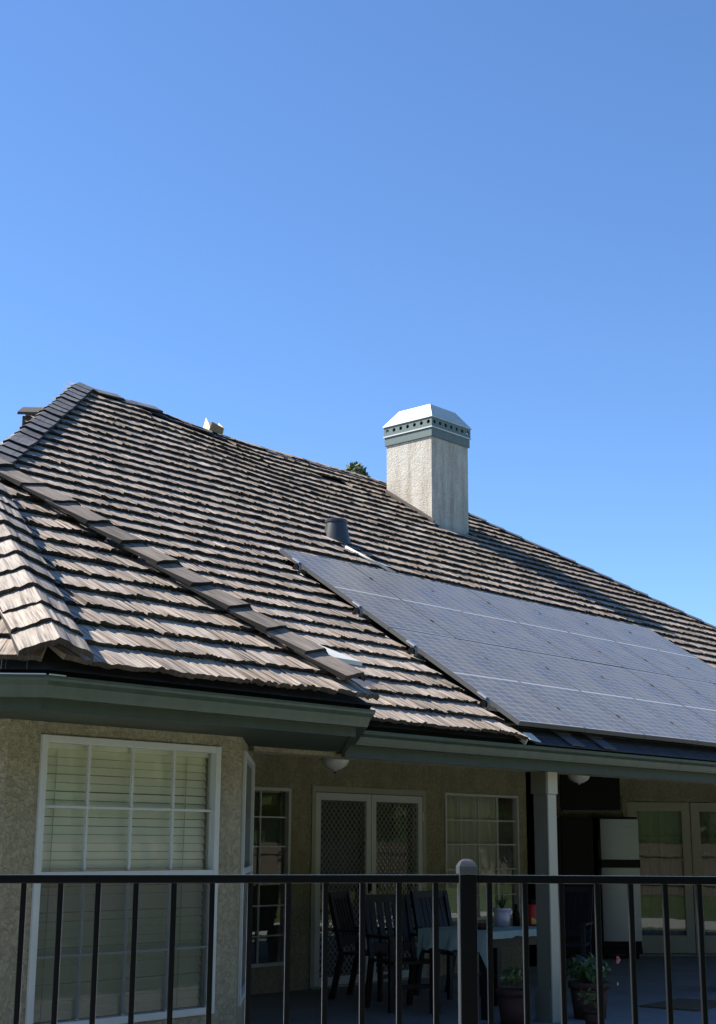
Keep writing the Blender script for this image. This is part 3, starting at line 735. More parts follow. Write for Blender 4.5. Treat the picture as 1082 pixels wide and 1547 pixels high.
# composition roofing under the panels: tabs joined as one piece
b = MB(); q = random.Random(4)
for r_ in range(6):
    s = r_*.143; y = YE-.03+s/K; x = PX0+.02 - q.uniform(0, .2)
    while x < PX1:
        w = q.uniform(.14, .26)
        if x > PX0:
            T = frame(Vector((x, y, zmain(x, y)-.010)), Vector((1, 0, 0)), UPS, NRM); bb = MB(T)
            t = q.uniform(.005, .010); b.T = T; b.hexa([(0, 0, 0), (w-.006, 0, 0), (w-.006, .28, -.012), (0, .28, -.012), (0, 0, t), (w-.006, 0, t), (w-.006, .28, .0), (0, .28, .0)])
        x += w
b.T = None
o = bchild(b, 'composition_tabs', M['comp'], main_roof); o['kind'] = 'stuff'
for x0, wd in ((10.66, .20), (11.18, .20)):
    for k in range(3):
        b = MB(frame(Vector((x0+.02*k, YE-.04+k*.16, zmain(x0, YE-.04+k*.16)+.012+.008*k)), Vector((1, 0, 0)), UPS, NRM)); b.box(0, wd, 0, .3, 0, .010); bchild(b, 'composition_strip', M['comp_strip'], main_roof)
# cut edge flashing along the panels
b = MB(); b.bar((PX0+.012, YE-.02, zmain(PX0, YE)-.02), (PX0+.012, PY1, zmain(PX0, PY1)-.004), .012, .05); bchild(b, 'edge_flashing', M['white_paint'], main_roof)
b = MB(frame(Vector((10.01, YE-.05, zmain(10, YE)+.0)), Vector((1, 0, 0)), UPS, NRM)); b.hexa([(0, 0, 0), (.12, -.03, 0), (.12, .1, .01), (0, .1, .01), (0, 0, .006), (.12, -.03, .006), (.12, .1, .016), (0, .1, .016)]); bchild(b, 'edge_flashing', M['white_paint'], main_roof)
# hips and ridge of the main roof
nLeft = Vector((-m_, 0, 1)).normalized(); nRight = Vector((m_, 0, 1)).normalized(); nRear = Vector((0, m_, 1)).normalized()
pk = Vector((XL, YR, zmain(XL, YR)))
caps(main_roof, Vector((XL-3.9, YR-3.9, zmain(XL-3.9, YR-3.9))), pk, nLeft, NRM, M['shake_slate'], (.06, .19), .36, .285, .030, 8, lift=.055, cols=2)
caps(main_roof, Vector((XR+4.6, YR-4.6, zmain(XR, YR-4.6))), Vector((XR, YR, zmain(XR, YR))), NRM, nRight, M['shake_slate'], .17, .40, .32, .030, 9, lift=.050, cols=2)
zr = lambda x: Vector((x, YR, zmain(x, YR)))
caps(main_roof, zr(13.75), zr(XR), NRM, nRear, M['shake_slate'], .16, .36, .29, .028, 10, lift=.030, jit=.012, cols=2, name='ridge_cap')
caps(main_roof, zr(12.95), zr(11.75), NRM, nRear, M['shake_slate'], .16, .36, .27, .026, 12, lift=.025, jit=.015, cols=2, name='ridge_cap')
caps(main_roof, zr(11.75), zr(10.72), NRM, nRear, M['shake_slate'], .17, .42, .33, .034, 14, lift=.050, jit=.02, cols=2, name='ridge_cap')

# ------------------------------------------------------------------ chimney
cx0, cx1, cy0, cy1 = 15.81, 16.69, 12.89, 13.78
b = MB(); b.box(cx0, cx1, cy0, cy1, 5.6, 7.43); ch = b.build('chimney', M['stucco_chimney'], house, bevel=.006)
e = .022
b = MB(); b.box(cx0-e, cx1+e, cy0-e, cy1+e, 7.425, 7.555); bchild(b, 'chimney_band', M['green_band'], ch, bevel=.004)
b = MB(); b.box(cx0-e-.016, cx1+e+.016, cy0-e-.016, cy1+e+.016, 7.557, 7.575); bchild(b, 'chimney_trim', M['cap_metal'], ch)
# vent collar: plates with round holes
def holed(T, W, Hh, n, r, t=.004):
    b = MB(T); cw = W/n; N = 16
    for i in range(n):
        cxx = cw*(i+.5); ring = []; sq = []
        for k in range(N):
            an = 2*math.pi*k/N + math.pi/4; ring.append((cxx+r*math.cos(an), 0, Hh/2+r*math.sin(an)))
            cxn, szn = math.cos(an), math.sin(an); mm = max(abs(cxn), abs(szn)); sq.append((cxx+cw/2*cxn/mm, 0, Hh/2+Hh/2*szn/mm))
        for k in range(N):
            j = (k+1) % N; b.face([sq[k], sq[j], ring[j], ring[k]]); b.face([ring[k], ring[j], (ring[j][0], .02, ring[j][2]), (ring[k][0], .02, ring[k][2])])
    return b
zc = 7.575; hh = .155; e2 = .030
for P0_, P1_ in (((cx0-e2, cy1+e2), (cx0-e2, cy0-e2)), ((cx0-e2, cy0-e2), (cx1+e2, cy0-e2)), ((cx1+e2, cy0-e2), (cx1+e2, cy1+e2)), ((cx1+e2, cy1+e2), (cx0-e2, cy1+e2))):
    T, L = wallT(P0_, P1_); T = T @ Matrix.Translation((0, 0, zc)); hb = holed(T, L, hh, 7, .030); bchild(hb, 'vent_collar', M['green_band'], ch)
b = MB(); b.box(cx0+.04, cx1-.04, cy0+.04, cy1-.04, 7.5, 7.74); bchild(b, 'flue_box', M['black'], ch)
b = MB(); o1, i1 = .045, .135; z1, z2 = zc+hh, zc+hh+.255
lo = [(cx0-o1, cy0-o1, z1), (cx1+o1, cy0-o1, z1), (cx1+o1, cy1+o1, z1), (cx0-o1, cy1+o1, z1)]; hi = [(cx0+i1, cy0+i1, z2), (cx1-i1, cy0+i1, z2), (cx1-i1, cy1-i1, z2), (cx0+i1, cy1-i1, z2)]
# the near hip of the cap is pinched to a crease, panels are slightly dished
for k in range(4):
    j = (k+1) % 4; md = [(p+q)/2 for p, q in zip(lo[k], lo[j])]; mh = [(p+q)/2 for p, q in zip(hi[k], hi[j])]
    cen = Vector([(x+y)/2 for x, y in zip(md, mh)]) - Vector((0, 0, .016))
    for p, q in ((lo[k], lo[j]), (lo[j], hi[j]), (hi[j], hi[k]), (hi[k], lo[k])): b.face([p, q, tuple(cen)])
b.face(hi); b.face([tuple(Vector(p)-Vector((0, 0, .012))) for p in lo][::-1])
for k in range(4):
    j = (k+1) % 4; b.face([tuple(Vector(lo[k])-Vector((0, 0, .012))), tuple(Vector(lo[j])-Vector((0, 0, .012))), lo[j], lo[k]])
bchild(b, 'chimney_cap', M['cap_metal'], ch)
b = MB(); b.hexa([(cx0-.03, cy0-.05, zmain(16, cy0-.05)+.045), (cx0-.004, cy0-.05, zmain(16, cy0-.05)+.045), (cx0-.004, cy1, zmain(16, cy1)+.045), (cx0-.03, cy1, zmain(16, cy1)+.045),
     (cx0-.03, cy0-.05, zmain(16, cy0-.05)+.075), (cx0-.004, cy0-.05, zmain(16, cy0-.05)+.11), (cx0-.004, cy1, zmain(16, cy1)+.11), (cx0-.03, cy1, zmain(16, cy1)+.075)]); bchild(b, 'chimney_flashing', M['vent_brown'], ch)

# ------------------------------------------------------------------ roof vent, conduit, flashing sheet
vz = zmain(11.87, 11.13)
b = MB(); b.lathe([(.195, -.16), (.178, -.05), (.122, .225)], (11.87, 11.13, vz), 28); rv = b.build('roof_vent', M['vent'], house, smooth=True)
b = MB(); b.lathe([(.122, .215), (.134, .222), (.134, .252), (.126, .258), (.105, .258), (.100, .20), (0, .18)], (11.87, 11.13, vz), 28); bchild(b, 'vent_rim', M['vent'], rv)
b = MB(frame(Vector((11.72, 10.86, zmain(11.7, 10.86)+.05)), Vector((1, 0, 0)), UPS, NRM)); b.box(0, .32, 0, .34, 0, .006); bchild(b, 'vent_flashing', M['comp_strip'], rv)
b = MB(); b.tube((11.72, 10.84, zmain(11.7, 10.84)+.062), (12.0, 10.33, zmain(12, 10.33)+.07), .016, n=8); b.build('roof_conduit', M['white_paint'], house, smooth=True)
# small dark box vent standing behind the left hip
T = frame(Vector((10.03, 14.52, 6.23)), Vector((S2, S2, 0)), Vector((-S2, S2, 0)), Vector((0, 0, 1)))
b = MB(T); b.hexa([(-.26, -.2, -.1), (.26, -.2, -.1), (.26, .2, -.1), (-.26, .2, -.1), (-.26, -.2, .42), (.26, -.2, .56), (.26, .2, .56), (-.26, .2, .42)]); bv = b.build('box_vent', M['vent_brown'], house, bevel=.01)
b = MB(T); b.hexa([(-.32, -.25, .42), (.0, -.25, .575), (.0, .25, .575), (-.32, .25, .42), (-.32, -.25, .455), (.0, -.25, .615), (.0, .25, .615), (-.32, .25, .455)]); bchild(b, 'vent_hood', M['vent_brown'], bv)
b = MB(T); b.hexa([(.002, -.25, .575), (.36, -.25, .555), (.36, .25, .555), (.002, .25, .575), (.002, -.25, .613), (.36, -.25, .59), (.36, .25, .59), (.002, .25, .613)]); bchild(b, 'vent_hood', M['vent_brown'], bv)

# ------------------------------------------------------------------ solar array
PB = Vector((9.95, 7.16, ZE + m_*(7.16-YE) + .15))
array = thing('solar_array', 'fourteen blue-grey solar panels in two rows on the brown shake roof', 'solar panels', PB)
array['_base'] = tuple(PB)
PW, PL = 1.018, 1.752
pan = MB(); g = .012
fr = MB(); fr.box(0, g, 0, PL, -.04, 0); fr.box(PW-g, PW, 0, PL, -.04, 0); fr.box(g, PW-g, 0, g, -.04, 0); fr.box(g, PW-g, PL-g, PL, -.04, 0)
fme = fr.mesh('panel_frame', M['frame_alu'])
pan.face([(g, g, -.002), (PW-g, g, -.002), (PW-g, PL-g, -.002), (g, PL-g, -.002)], [(g, g), (PW-g, g), (PW-g, PL-g), (g, PL-g)]); pan.face([(g, g, -.034), (g, PL-g, -.034), (PW-g, PL-g, -.034), (PW-g, g, -.034)], [(0, 0)]*4)
pme = pan.mesh('solar_panel', M['cells'])
for r_ in range(2):
    for k in range(7):
        ob = bpy.data.objects.new('solar_panel', pme); COL.objects.link(ob); ob.parent = array; ob.matrix_parent_inverse = Matrix.Translation(-PB)
        P = PB + Vector((k*(PW+.006), 0, 0)) + UPS*(r_*(PL+.006)) + NRM*random.uniform(-.002, .002)
        mm = frame(P, Vector((1, 0, 0)), UPS, NRM) @ Matrix.Rotation(random.uniform(-.0018, .0018), 4, 'X') @ Matrix.Rotation(random.uniform(-.0018, .0018), 4, 'Y')
        ob.matrix_basis = mm
        fo = bpy.data.objects.new('panel_frame', fme); COL.objects.link(fo); fo.parent = ob
for s in (.36, 1.33, 2.14, 3.12):
    T = frame(PB + UPS*s - NRM*.043, Vector((1, 0, 0)), UPS, NRM)
    b = MB(T); b.box(-.05, 7.2, -.018, .018, -.045, 0); rl = b.build('mounting_rail', M['silver'], array)
    b = MB(T)                               # end foot: upright arch with a dark throat
    prof = [(-.045, -.10), (-.045, .0), (-.032, .028), (0, .04), (.032, .028), (.045, .0), (.045, -.10)]
    for i in range(len(prof)-1):
        p, q = prof[i], prof[i+1]; b.face([(-.075, p[0], p[1]), (-.075, q[0], q[1]), (-.035, q[0], q[1]), (-.035, p[0], p[1])])
    b.face([(-.035, p[0], p[1]) for p in prof]); b.box(-.10, -.02, -.05, .05, -.105, -.09)
    o = b.build('rail_foot', M['foot_metal'], array)
    b = MB(T); b.tube((-.078, 0, .004), (-.03, 0, .004), .026, n=12); b.build('rail_cap', M['black'], array)
    b = MB(T); b.box(-.015, .03, .05, .16, .03, .046); b.build('end_clamp', M['silver'], array)
    for k in range(1, 7):
        b = MB(T); b.box(k*(PW+.006)-.012, k*(PW+.006)+.006, -.02, .02, .03, .049); b.build('panel_clamp', M['black'], array)

# ------------------------------------------------------------------ loose things on the roof
b = MB(); L0 = [Vector(p) for p in ((8.00, 8.12, 3.13), (8.22, 7.84, 2.965), (8.68, 7.83, 2.955), (8.40, 8.06, 3.09))]
b.hexa([p-Vector((0, 0, .035)) for p in L0] + L0)
tag(b.build('flashing_sheet', M['white_paint']), 'cream sheet of flashing lying beside the lower end of the cap row', 'flashing')
b = MB(frame(Vector((8.33, 7.60, zmain(8.3, 7.6)+.055)), Vector((1, 0, 0)), UPS, NRM)); b.box(0, .30, 0, .20, 0, .012)
tag(b.build('flashing_scrap', M['comp_strip']), 'small blue-grey metal scrap below the cream flashing sheet', 'flashing')
yb = thing('wood_bracket', 'small pale yellow open bracket poking up behind the ridge', 'bracket', (12.93, 14.60, 7.16))
yb.scale = (.78, .78, .80); yb.rotation_euler = (R(8), R(14), R(24))
for (p, q, mm) in (((-.14, 0), (.02, .10), 'yellow'),):
    b = MB(); b.hexa([(-.16, -.05, -.05), (-.13, -.05, -.05), (.0, .16, -.05), (-.03, .16, -.05), (-.16, -.05, .05), (-.13, -.05, .05), (.0, .16, .30), (-.03, .16, .30)]); b.build('side_board', M['yellow'], yb)
    b = MB(); b.hexa([(.14, -.16, -.05), (.17, -.16, -.05), (.30, .05, -.05), (.27, .05, -.05), (.14, -.16, .19), (.17, -.16, .19), (.30, .05, .36), (.27, .05, .36)]); b.build('side_board', M['yellow'], yb)
    b = MB(); b.hexa([(-.12, -.045, -.05), (-.12, -.015, -.05), (.16, -.125, -.05), (.16, -.155, -.05), (-.12, -.045, .17), (-.12, -.015, .17), (.16, -.125, .20), (.16, -.155, .20)]); b.build('front_board', M['tan_wood'], yb)

# ------------------------------------------------------------------ black metal fence in front
FP = Vector((3.481, 2.712, 0)); fa = R(-47.74+2.74*0+7.0); FD = Vector((math.cos(fa), math.sin(fa), 0)); FN = Vector((-FD.y, FD.x, 0))
fence = thing('metal_fence', 'black metal railing with square balusters and a capped post in the foreground', 'fence', (FP.x, FP.y, 0), fa)
# local: x along, y away from camera, z up
def rail_z(x): return 1.4075 + (.0032*x if x < 0 else -.0035*x)
for (xa, xb) in ((-2.2, -.027), (.027, 2.4)):
    for zt, hh_ in ((0, .024), (-1.05, .03)):
        b = MB(); za, zb = rail_z(xa)+zt, rail_z(xb)+zt
        b.hexa([(xa, -.016, za-hh_), (xb, -.016, zb-hh_), (xb, .016, zb-hh_), (xa, .016, za-hh_), (xa, -.016, za), (xb, -.016, zb), (xb, .016, zb), (xa, .016, za)]); b.build('top_rail' if zt == 0 else 'bottom_rail', M['black_metal'], fence, bevel=.003)
b = MB(); b.box(-.0255, .0255, -.0255, .0255, -.1, 1.408); b.build('post', M['black_metal'], fence, bevel=.0025)
b = MB(); b.box(-.028, .028, -.028, .028, 1.409, 1.432)
pr = [(.0275, 1.432), (.0235, 1.440), (.019, 1.447), (.0105, 1.4525), (.006, 1.454)]
for (r0, z0), (r1, z1) in zip(pr[:-1], pr[1:]):
    q0 = [(-r0, -r0, z0), (r0, -r0, z0), (r0, r0, z0), (-r0, r0, z0)]; q1 = [(-r1, -r1, z1), (r1, -r1, z1), (r1, r1, z1), (-r1, r1, z1)]
    for k in range(4): j = (k+1) % 4; b.face([q0[k], q0[j], q1[j], q1[k]])
b.face([(-.006, -.006, 1.454), (.006, -.006, 1.454), (.006, .006, 1.454), (-.006, .006, 1.454)]); b.build('post_cap', M['cap_lit'], fence, bevel=.0015)
bm = MB(); bm.box(-.008, .008, -.008, .008, .36, 1.386); bme = bm.mesh('baluster', M['black_metal'])
def at_px(px):                              # distance along the fence seen at a pixel column
    d0 = CF*1.0 + CR*((px-541)/F) - CU*((1400-773.5)/F); d2 = Vector((d0.x, d0.y))
    # solve FP + FD*t = d2*k
    det = FD.x*(-d2.y) + d2.x*FD.y; t = (-FP.x*(-d2.y) - d2.x*FP.y)/det
    return t
bal_px = [35-57.6*2, 35-57.6, 33, 89, 146, 203.5, 261, 319, 377, 435, 491.5, 547.5, 603, 658.5, 740, 794, 849, 904, 954.6, 1007, 1058.6, 1109, 1160]
for px in bal_px:
    t = at_px(px); o = bpy.data.objects.new('baluster', bme); COL.objects.link(o); o.parent = fence; o.location = (t, 0, rail_z(t)-1.4075)
    md = o.modifiers.new('bevel', 'BEVEL'); md.width = .0015; md.segments = 1

# ------------------------------------------------------------------ porch furniture
def leaf_blob(b, c, r, n, size, rnd, flat=.7):
    for _ in range(n):
        u = Vector((rnd.gauss(0, 1), rnd.gauss(0, 1), rnd.gauss(0, 1))).normalized(); p = Vector(c) + Vector((u.x*r, u.y*r, u.z*r*flat))*rnd.random()**.4
        a1 = Vector((rnd.gauss(0, 1), rnd.gauss(0, 1), rnd.gauss(0, 1))).normalized(); a2 = a1.cross(u).normalized() if a1.cross(u).length > .01 else a1.orthogonal()
        s = size*rnd.uniform(.6, 1.3); b.face([p-a1*s, p+a2*s*.42, p+a1*s, p-a2*s*.42])
# table
TB0 = Vector((10.33, 7.84, 0))
tb = thing('patio_table', 'dark wooden patio table under a pale green cloth behind the pillar', 'table', TB0)
TLn, TWd = 1.15, .76
b = MB(); b.box(0, TLn, 0, TWd, .70, .735); b.build('tabletop', M['dark_wood'], tb)
for x in (.08, TLn-.14):
    for y in (.06, TWd-.12): b = MB(); b.box(x, x+.07, y, y+.07, 0, .70); b.build('leg', M['dark_wood'], tb)
b = MB(); b.box(.06, TLn-.06, .05, .08, .60, .70); b.build('apron', M['dark_wood'], tb)
cl = MB(); N = 60; per = []
x0, x1, y0, y1 = TB0.x-.01, TB0.x+TLn+.01, TB0.y-.01, TB0.y+TWd+.01
cl.face([(x0, y0, .742), (x1, y0, .742), (x1, y1, .742), (x0, y1, .742)])
edge = [(x0+(x1-x0)*i/16, y0) for i in range(16)] + [(x1, y0+(y1-y0)*i/10) for i in range(10)] + [(x1-(x1-x0)*i/16, y1) for i in range(16)] + [(x0, y1-(y1-y0)*i/10) for i in range(10)]
cxm, cym = (x0+x1)/2, (y0+y1)/2; rl_ = random.Random(5); drop = []
for i, (x, y) in enumerate(edge):
    corner = (abs(x-x0) < .02 or abs(x-x1) < .02) and (abs(y-y0) < .02 or abs(y-y1) < .02)
    onshort = abs(x-x0) < .02 or abs(x-x1) < .02
    d = (.30 if corner else (.17 if onshort else .055)) + rl_.uniform(-.01, .01)
    v = Vector((x-cxm, y-cym, 0)).normalized()*(.02+.015*math.sin(i*1.9)); drop.append((x+v.x, y+v.y, .742-d))
for i in range(len(edge)):
    j = (i+1) % len(edge); cl.face([(edge[j][0], edge[j][1], .742), (edge[i][0], edge[i][1], .742), drop[i], drop[j]])
tag(cl.build('tablecloth', M['cloth']), 'pale green cloth draped over the patio table', 'tablecloth')
# chairs
def chair(name, label, loc, rz, wood='dark_wood', seat_m='dark_wood', nsl=5, hb=1.0, group='wooden chairs around the patio table', recline=.12):
    t = thing(name, label, 'chair', loc, rz, group)                 # faces +y
    w, dpt, sh = .50, .46, .44
    for sx_ in (-1, 1):
        b = MB(); b.bar((sx_*(w/2-.025), dpt/2-.03, 0), (sx_*(w/2-.025), dpt/2-.03, .64), .045, .045); b.build('leg', M[wood], t)
        b = MB(); b.bar((sx_*(w/2-.025), -dpt/2+.02, sh), (sx_*(w/2-.025), -dpt/2-.08, 0), .045, .05); b.bar((sx_*(w/2-.025), -dpt/2+.02, sh), (sx_*(w/2-.025), -dpt/2-recline, hb), .045, .04); b.build('leg', M[wood], t)
        b = MB(); b.bar((sx_*(w/2-.01), dpt/2+.02, .65), (sx_*(w/2-.01), -dpt/2-.06, .65), .06, .025); b.build('armrest', M[wood], t)
    for i in range(5): y = -dpt/2+.04+i*.095; b = MB(); b.box(-w/2+.01, w/2-.01, y, y+.08, sh-.02, sh+.005); b.build('seat_slat', M[seat_m], t)
    ytop = -dpt/2-recline
    for z, yy in ((hb, ytop), (sh+.12, -dpt/2-.01)): b = MB(); b.bar((-w/2, yy, z-.02), (w/2, yy, z-.02), .028, .075, up=(0, 0, 1)); b.build('back_rail', M[wood], t)
    for i in range(nsl):
        x = -w/2+.09+(w-.18)*i/(nsl-1); b = MB(); b.bar((x, -dpt/2-.01, sh+.14), (x, ytop, hb-.03), .055, .016, up=(0, 1, 0)); b.build('back_slat', M[wood], t)
    b = MB(); b.box(-w/2+.03, w/2-.03, dpt/2-.04, dpt/2-.02, .2, .24); b.build('stretcher', M[wood], t)
    return t
chair('patio_chair', 'dark wooden slat-back chair in front of the right security door leaf', (11.0, 9.80, 0), R(200))
chair('patio_chair', 'dark wooden chair tucked in at the near corner of the patio table', (10.50, 8.94, 0), R(158))
chair('patio_chair', 'navy slat-back chair on the far side of the pale green table', (11.75, 9.35, 0), R(172), wood='navy', seat_m='navy', nsl=6)
chair('patio_chair', 'navy reclining slat chair between the pillar and the fridge', (13.55, 9.20, 0), R(115), wood='navy', seat_m='navy', nsl=6, recline=.28)
b = MB()
for i in range(6):
    a_, c_ = -.2+i*.067, -.2+(i+1)*.067
b.lathe([(0, -.055), (.15, -.05), (.20, 0), (.15, .05), (0, .055)], (0, 0, 0), 16); o = b.build('cushion', M['bluewhite'], smooth=True)
o.location = (12.05, 8.02, .40); o.scale = (.55, .45, .7); o.rotation_euler = (R(10), R(20), 0); tag(o, 'small white cushion with a navy stripe behind the pillar', 'cushion')
b = MB(); b.lathe([(.158, -.048), (.203, -.004), (.203, .004), (.158, .048)], (0, 0, 0), 16); s_ = bpy.data.objects.new('stripe', b.mesh('stripe', M['navy'], True)); COL.objects.link(s_); s_.parent = o
# stool that carries the cushion
b = MB(); st = thing('stool', 'low dark stool under the striped cushion', 'stool', (12.05, 8.02, 0))
b.lathe([(0, .33), (.17, .33), (.17, .36), (0, .36)], n=16); b.build('seat', M['dark_wood'], st)
for k in range(3): an = k*2.094; b = MB(); b.tube((.13*math.cos(an), .13*math.sin(an), .33), (.17*math.cos(an), .17*math.sin(an), 0), .016, n=8); b.build('leg', M['dark_wood'], st)
# pots
def pot(name, label, loc, r, h, m, rim=.02, plant=None, cat='plant pot'):
    t = thing(name, label, cat, loc)
    b = MB(); b.lathe([(0, 0), (r*.78, 0), (r*.97, h*.84), (r*.97, h*.84), (r+rim*.4, h*.84), (r+rim*.6, h), (r*.9, h), (r*.86, h*.9), (0, h*.9)], n=22); o = b.build('pot', M[m], t)
    for p in o.data.polygons: p.use_smooth = abs(p.normal.z) < .5
    b = MB(); b.lathe([(0, h*.91), (r*.88, h*.91)], n=16); b.build('soil', M['soil'], t)
    if plant: plant(t, r, h)
    return t
rp = random.Random(31)
def bushy(t, r, h):
    b = MB(); leaf_blob(b, (0, 0, h+r*.55), r*1.15, 260, .04, rp); b.build('foliage', M['leaf'], t)
    for k in range(4): b = MB(); b.tube((rp.uniform(-.05, .05), rp.uniform(-.05, .05), h*.9), (rp.uniform(-.12, .12), rp.uniform(-.12, .12), h+r*.9), .006, .003, n=5); b.build('stem', M['bark'], t)
def spiky(t, r, h):
    b = MB()
    for k in range(26):
        an = rp.uniform(0, 6.28); tl = rp.uniform(.25, .9); L = rp.uniform(.10, .20); d = Vector((math.cos(an)*tl, math.sin(an)*tl, 1)).normalized(); sd_ = Vector((-math.sin(an), math.cos(an), 0))*.009
        p0 = Vector((0, 0, h*.9)); p1 = p0+d*L*.6; p2 = p0+d*L+Vector((0, 0, -.02)); b.face([p0-sd_*.6, p0+sd_*.6, p1+sd_, p1-sd_]); b.face([p1-sd_, p1+sd_, p2])
    b.build('foliage', M['leaf'], t)
def dry(t, r, h):
    b = MB(); leaf_blob(b, (-.02, 0, h+.10), r*.8, 120, .03, rp); b.build('foliage', M['leaf2'], t)
def flower(t, r, h):
    bushy(t, r, h)
    for (x, y, z, m, s) in ((.02, -.28, .20, 'pink', .028), (-.04, -.16, .12, 'cream', .022), (.03, -.27, .0, 'cream', .013)):
        b = MB(); b.tube((0, 0, h), (x, y, h+z), .003, n=5); b.build('stem', M['leaf'], t)
        b = MB()
        for k in range(7):
            an = k*.9; u = Vector((.35*math.cos(an), -.5, math.sin(an))).normalized(); v = u.cross(Vector((.7, .7, 0))).normalized(); c_ = Vector((x, y, h+z)); b.face([c_, c_+u*s+v*s*.5, c_+u*s*1.3, c_+u*s-v*s*.5])
        b.build('flower', M[m], t)
pot('terracotta_pot', 'round terracotta pot with a dry plant left of the pillar', (10.28, 7.52, 0), .140, .29, 'terracotta', plant=dry)
pot('terracotta_pot', 'large terracotta pot with green plant and pink flower right of the pillar', (11.15, 7.33, 0), .175, .31, 'terracotta', plant=flower)
pot('small_pot', 'small terracotta pot with yellow-green leaves at the foot of the pillar', (10.72, 7.02, 0), .075, .13, 'terracotta', rim=.012, plant=lambda t, r, h: (lambda b: (leaf_blob(b, (0, 0, h+.10), .13, 90, .03, rp), b.build('foliage', M['leaf2'], t)))(MB()))
pot('table_pot', 'lilac-white pot with a spiky green plant on the table', (11.12, 8.25, .742), .085, .17, 'lilac_pot', rim=.002, plant=spiky)
pot('dark_planter', 'dark tapered planter at the right edge of the patio', (14.42, 7.50, 0), .30, .38, 'black', rim=.02)
b = MB(); b.lathe([(0, 0), (.06, 0), (.066, .02), (.066, .15), (.05, .18), (.05, .2), (0, .2)], (0, 0, 0), 16); cn = b.build('canister', M['red'], smooth=True); cn.location = (11.44, 8.12, .742)
tag(cn, 'red canister with a black lid and yellow print on the table', 'canister')
b = MB(); b.lathe([(0, .2), (.058, .2), (.058, .24), (0, .24)], n=16); l_ = b.build('lid', M['black']); l_.parent = cn
b = MB(); b.T = Matrix.Rotation(R(225), 4, 'Z'); b.hexa([(.05, -.03, .02), (.068, -.03, .02), (.068, .02, .02), (.05, .02, .02), (.05, -.03, .08), (.068, -.03, .08), (.068, .02, .06), (.05, .02, .06)]); l_ = b.build('printed_patch', M['gold']); l_.parent = cn
b = MB(); b.lathe([(0, 0), (.05, 0), (.09, .05), (.085, .05), (.045, .01), (0, .01)], n=16); bo = b.build('bowl', M['terracotta'], smooth=True); bo.location = (10.62, 8.1, .742); tag(bo, 'shallow brown bowl near the corner of the pale green tablecloth', 'bowl')
b = MB(); b.lathe([(0, 0), (.035, 0), (.035, .11), (.015, .15), (.015, .2), (0, .2)], n=12); bo = b.build('bottle', M['black'], smooth=True); bo.location = (11.30, 8.22, .742); tag(bo, 'dark bottle standing between the spiky plant and the red canister', 'bottle')
# fridge
fs = 27.78; fc = Vector((17.10, fs-17.10, 0))
fx = Vector((S2, -S2, 0)); fy = Vector((S2, S2, 0))
fr_ = thing('fridge', 'two-door silver fridge with black sides by the french doors', 'fridge', fc, R(-45)); fr_.scale = (1, 1, 1.05)
fw_ = .26
b = MB(); b.box(-fw_-.02, fw_, .02, .52, .14, 1.775); b.build('cabinet', M['black'], fr_, bevel=.008)
def fdoor(z0, z1):
    b = MB(); n = 10
    for i in range(n):
        xa, xb = -fw_+2*fw_*i/n, -fw_+2*fw_*(i+1)/n; f_ = lambda x: -.04+.035*(x/fw_)**2
        b.hexa([(xa, f_(xa), z0), (xb, f_(xb), z0), (xb, .018, z0), (xa, .018, z0), (xa, f_(xa), z1), (xb, f_(xb), z1), (xb, .018, z1), (xa, .018, z1)])
    return b.build('door', M['steel'], fr_, smooth=False)
fdoor(1.235, 1.745); fdoor(.22, 1.13)
b = MB(); b.box(-fw_, fw_+.005, -.03, .02, 1.132, 1.233); b.build('door_gap', M['black'], fr_)
for za, zb in ((1.24, 1.5), (.8, 1.12)): b = MB(); b.bar((-fw_-.03, -.03, za), (-fw_-.03, -.03, zb), .02, .03); b.build('door_handle', M['black'], fr_)
b = MB(); b.box(-fw_, fw_, -.005, .5, .06, .14); b.build('kick_plate', M['black'], fr_)
for x in (-.2, .2):
    for y in (.05, .45): b = MB(); b.tube((x, y, 0), (x, y, .08), .025, n=10); b.build('foot', M['black'], fr_)
# tv
tv = thing('television', 'black flat television hung high on the slanted wall left of the french doors', 'television', (16.72, 10.88, 1.95), R(-45))
b = MB(); b.box(-.41, .41, 0, .05, 0, .47); b.build('case', M['black'], tv, bevel=.004)
b = MB(); b.box(-.395, .395, -.006, -.001, .03, .455); b.build('screen', M['black'], tv)
b = MB(); b.box(-.40, .40, -.012, .04, -.03, -.003); b.build('sound_bar', M['vent'], tv)
b = MB(); b.bar((0, .05, .25), (0, .74, .25), .06, .06); b.build('wall_arm', M['black'], tv)
cb = thing('tall_cabinet', 'tall black cabinet below the television, left of the fridge', 'cabinet', (16.66, 11.24, 0), R(-45))
b = MB(); b.box(-.52, .36, 0, .5, .05, 1.84); b.build('carcass', M['black'], cb)
for x in (-.30, .14):
    b = MB(); b.box(x-.215, x+.215, -.022, -.002, .08, 1.82); d_ = b.build('door', M['black'], cb, bevel=.003)
    k_ = MB(); k_.tube((x-.17*(1 if x > 0 else -1), -.022, 1.0), (x-.17*(1 if x > 0 else -1), -.05, 1.0), .012, n=8); kk = k_.build('knob', M['vent']); kk.parent = d_
# mats
b = MB(); pts = [(12.26, 7.51), (12.13, 6.995), (13.15, 7.08), (13.35, 7.5)]
b.hexa([(p[0], p[1], .002) for p in ((12.25, 7.50), (12.32, 6.92), (13.22, 7.02), (13.10, 7.56))] + [(p[0], p[1], .016) for p in ((12.25, 7.50), (12.32, 6.92), (13.22, 7.02), (13.10, 7.56))]); tag(b.build('doormat', M['mat']), 'brown coir doormat lying on the patio slab', 'doormat')
b = MB(); b.box(18.0, 18.9, 8.9, 9.5, .002, .015); o = b.build('door_rug', M['vent']); tag(o, 'dark flat rug on the slab in front of the french doors', 'rug')
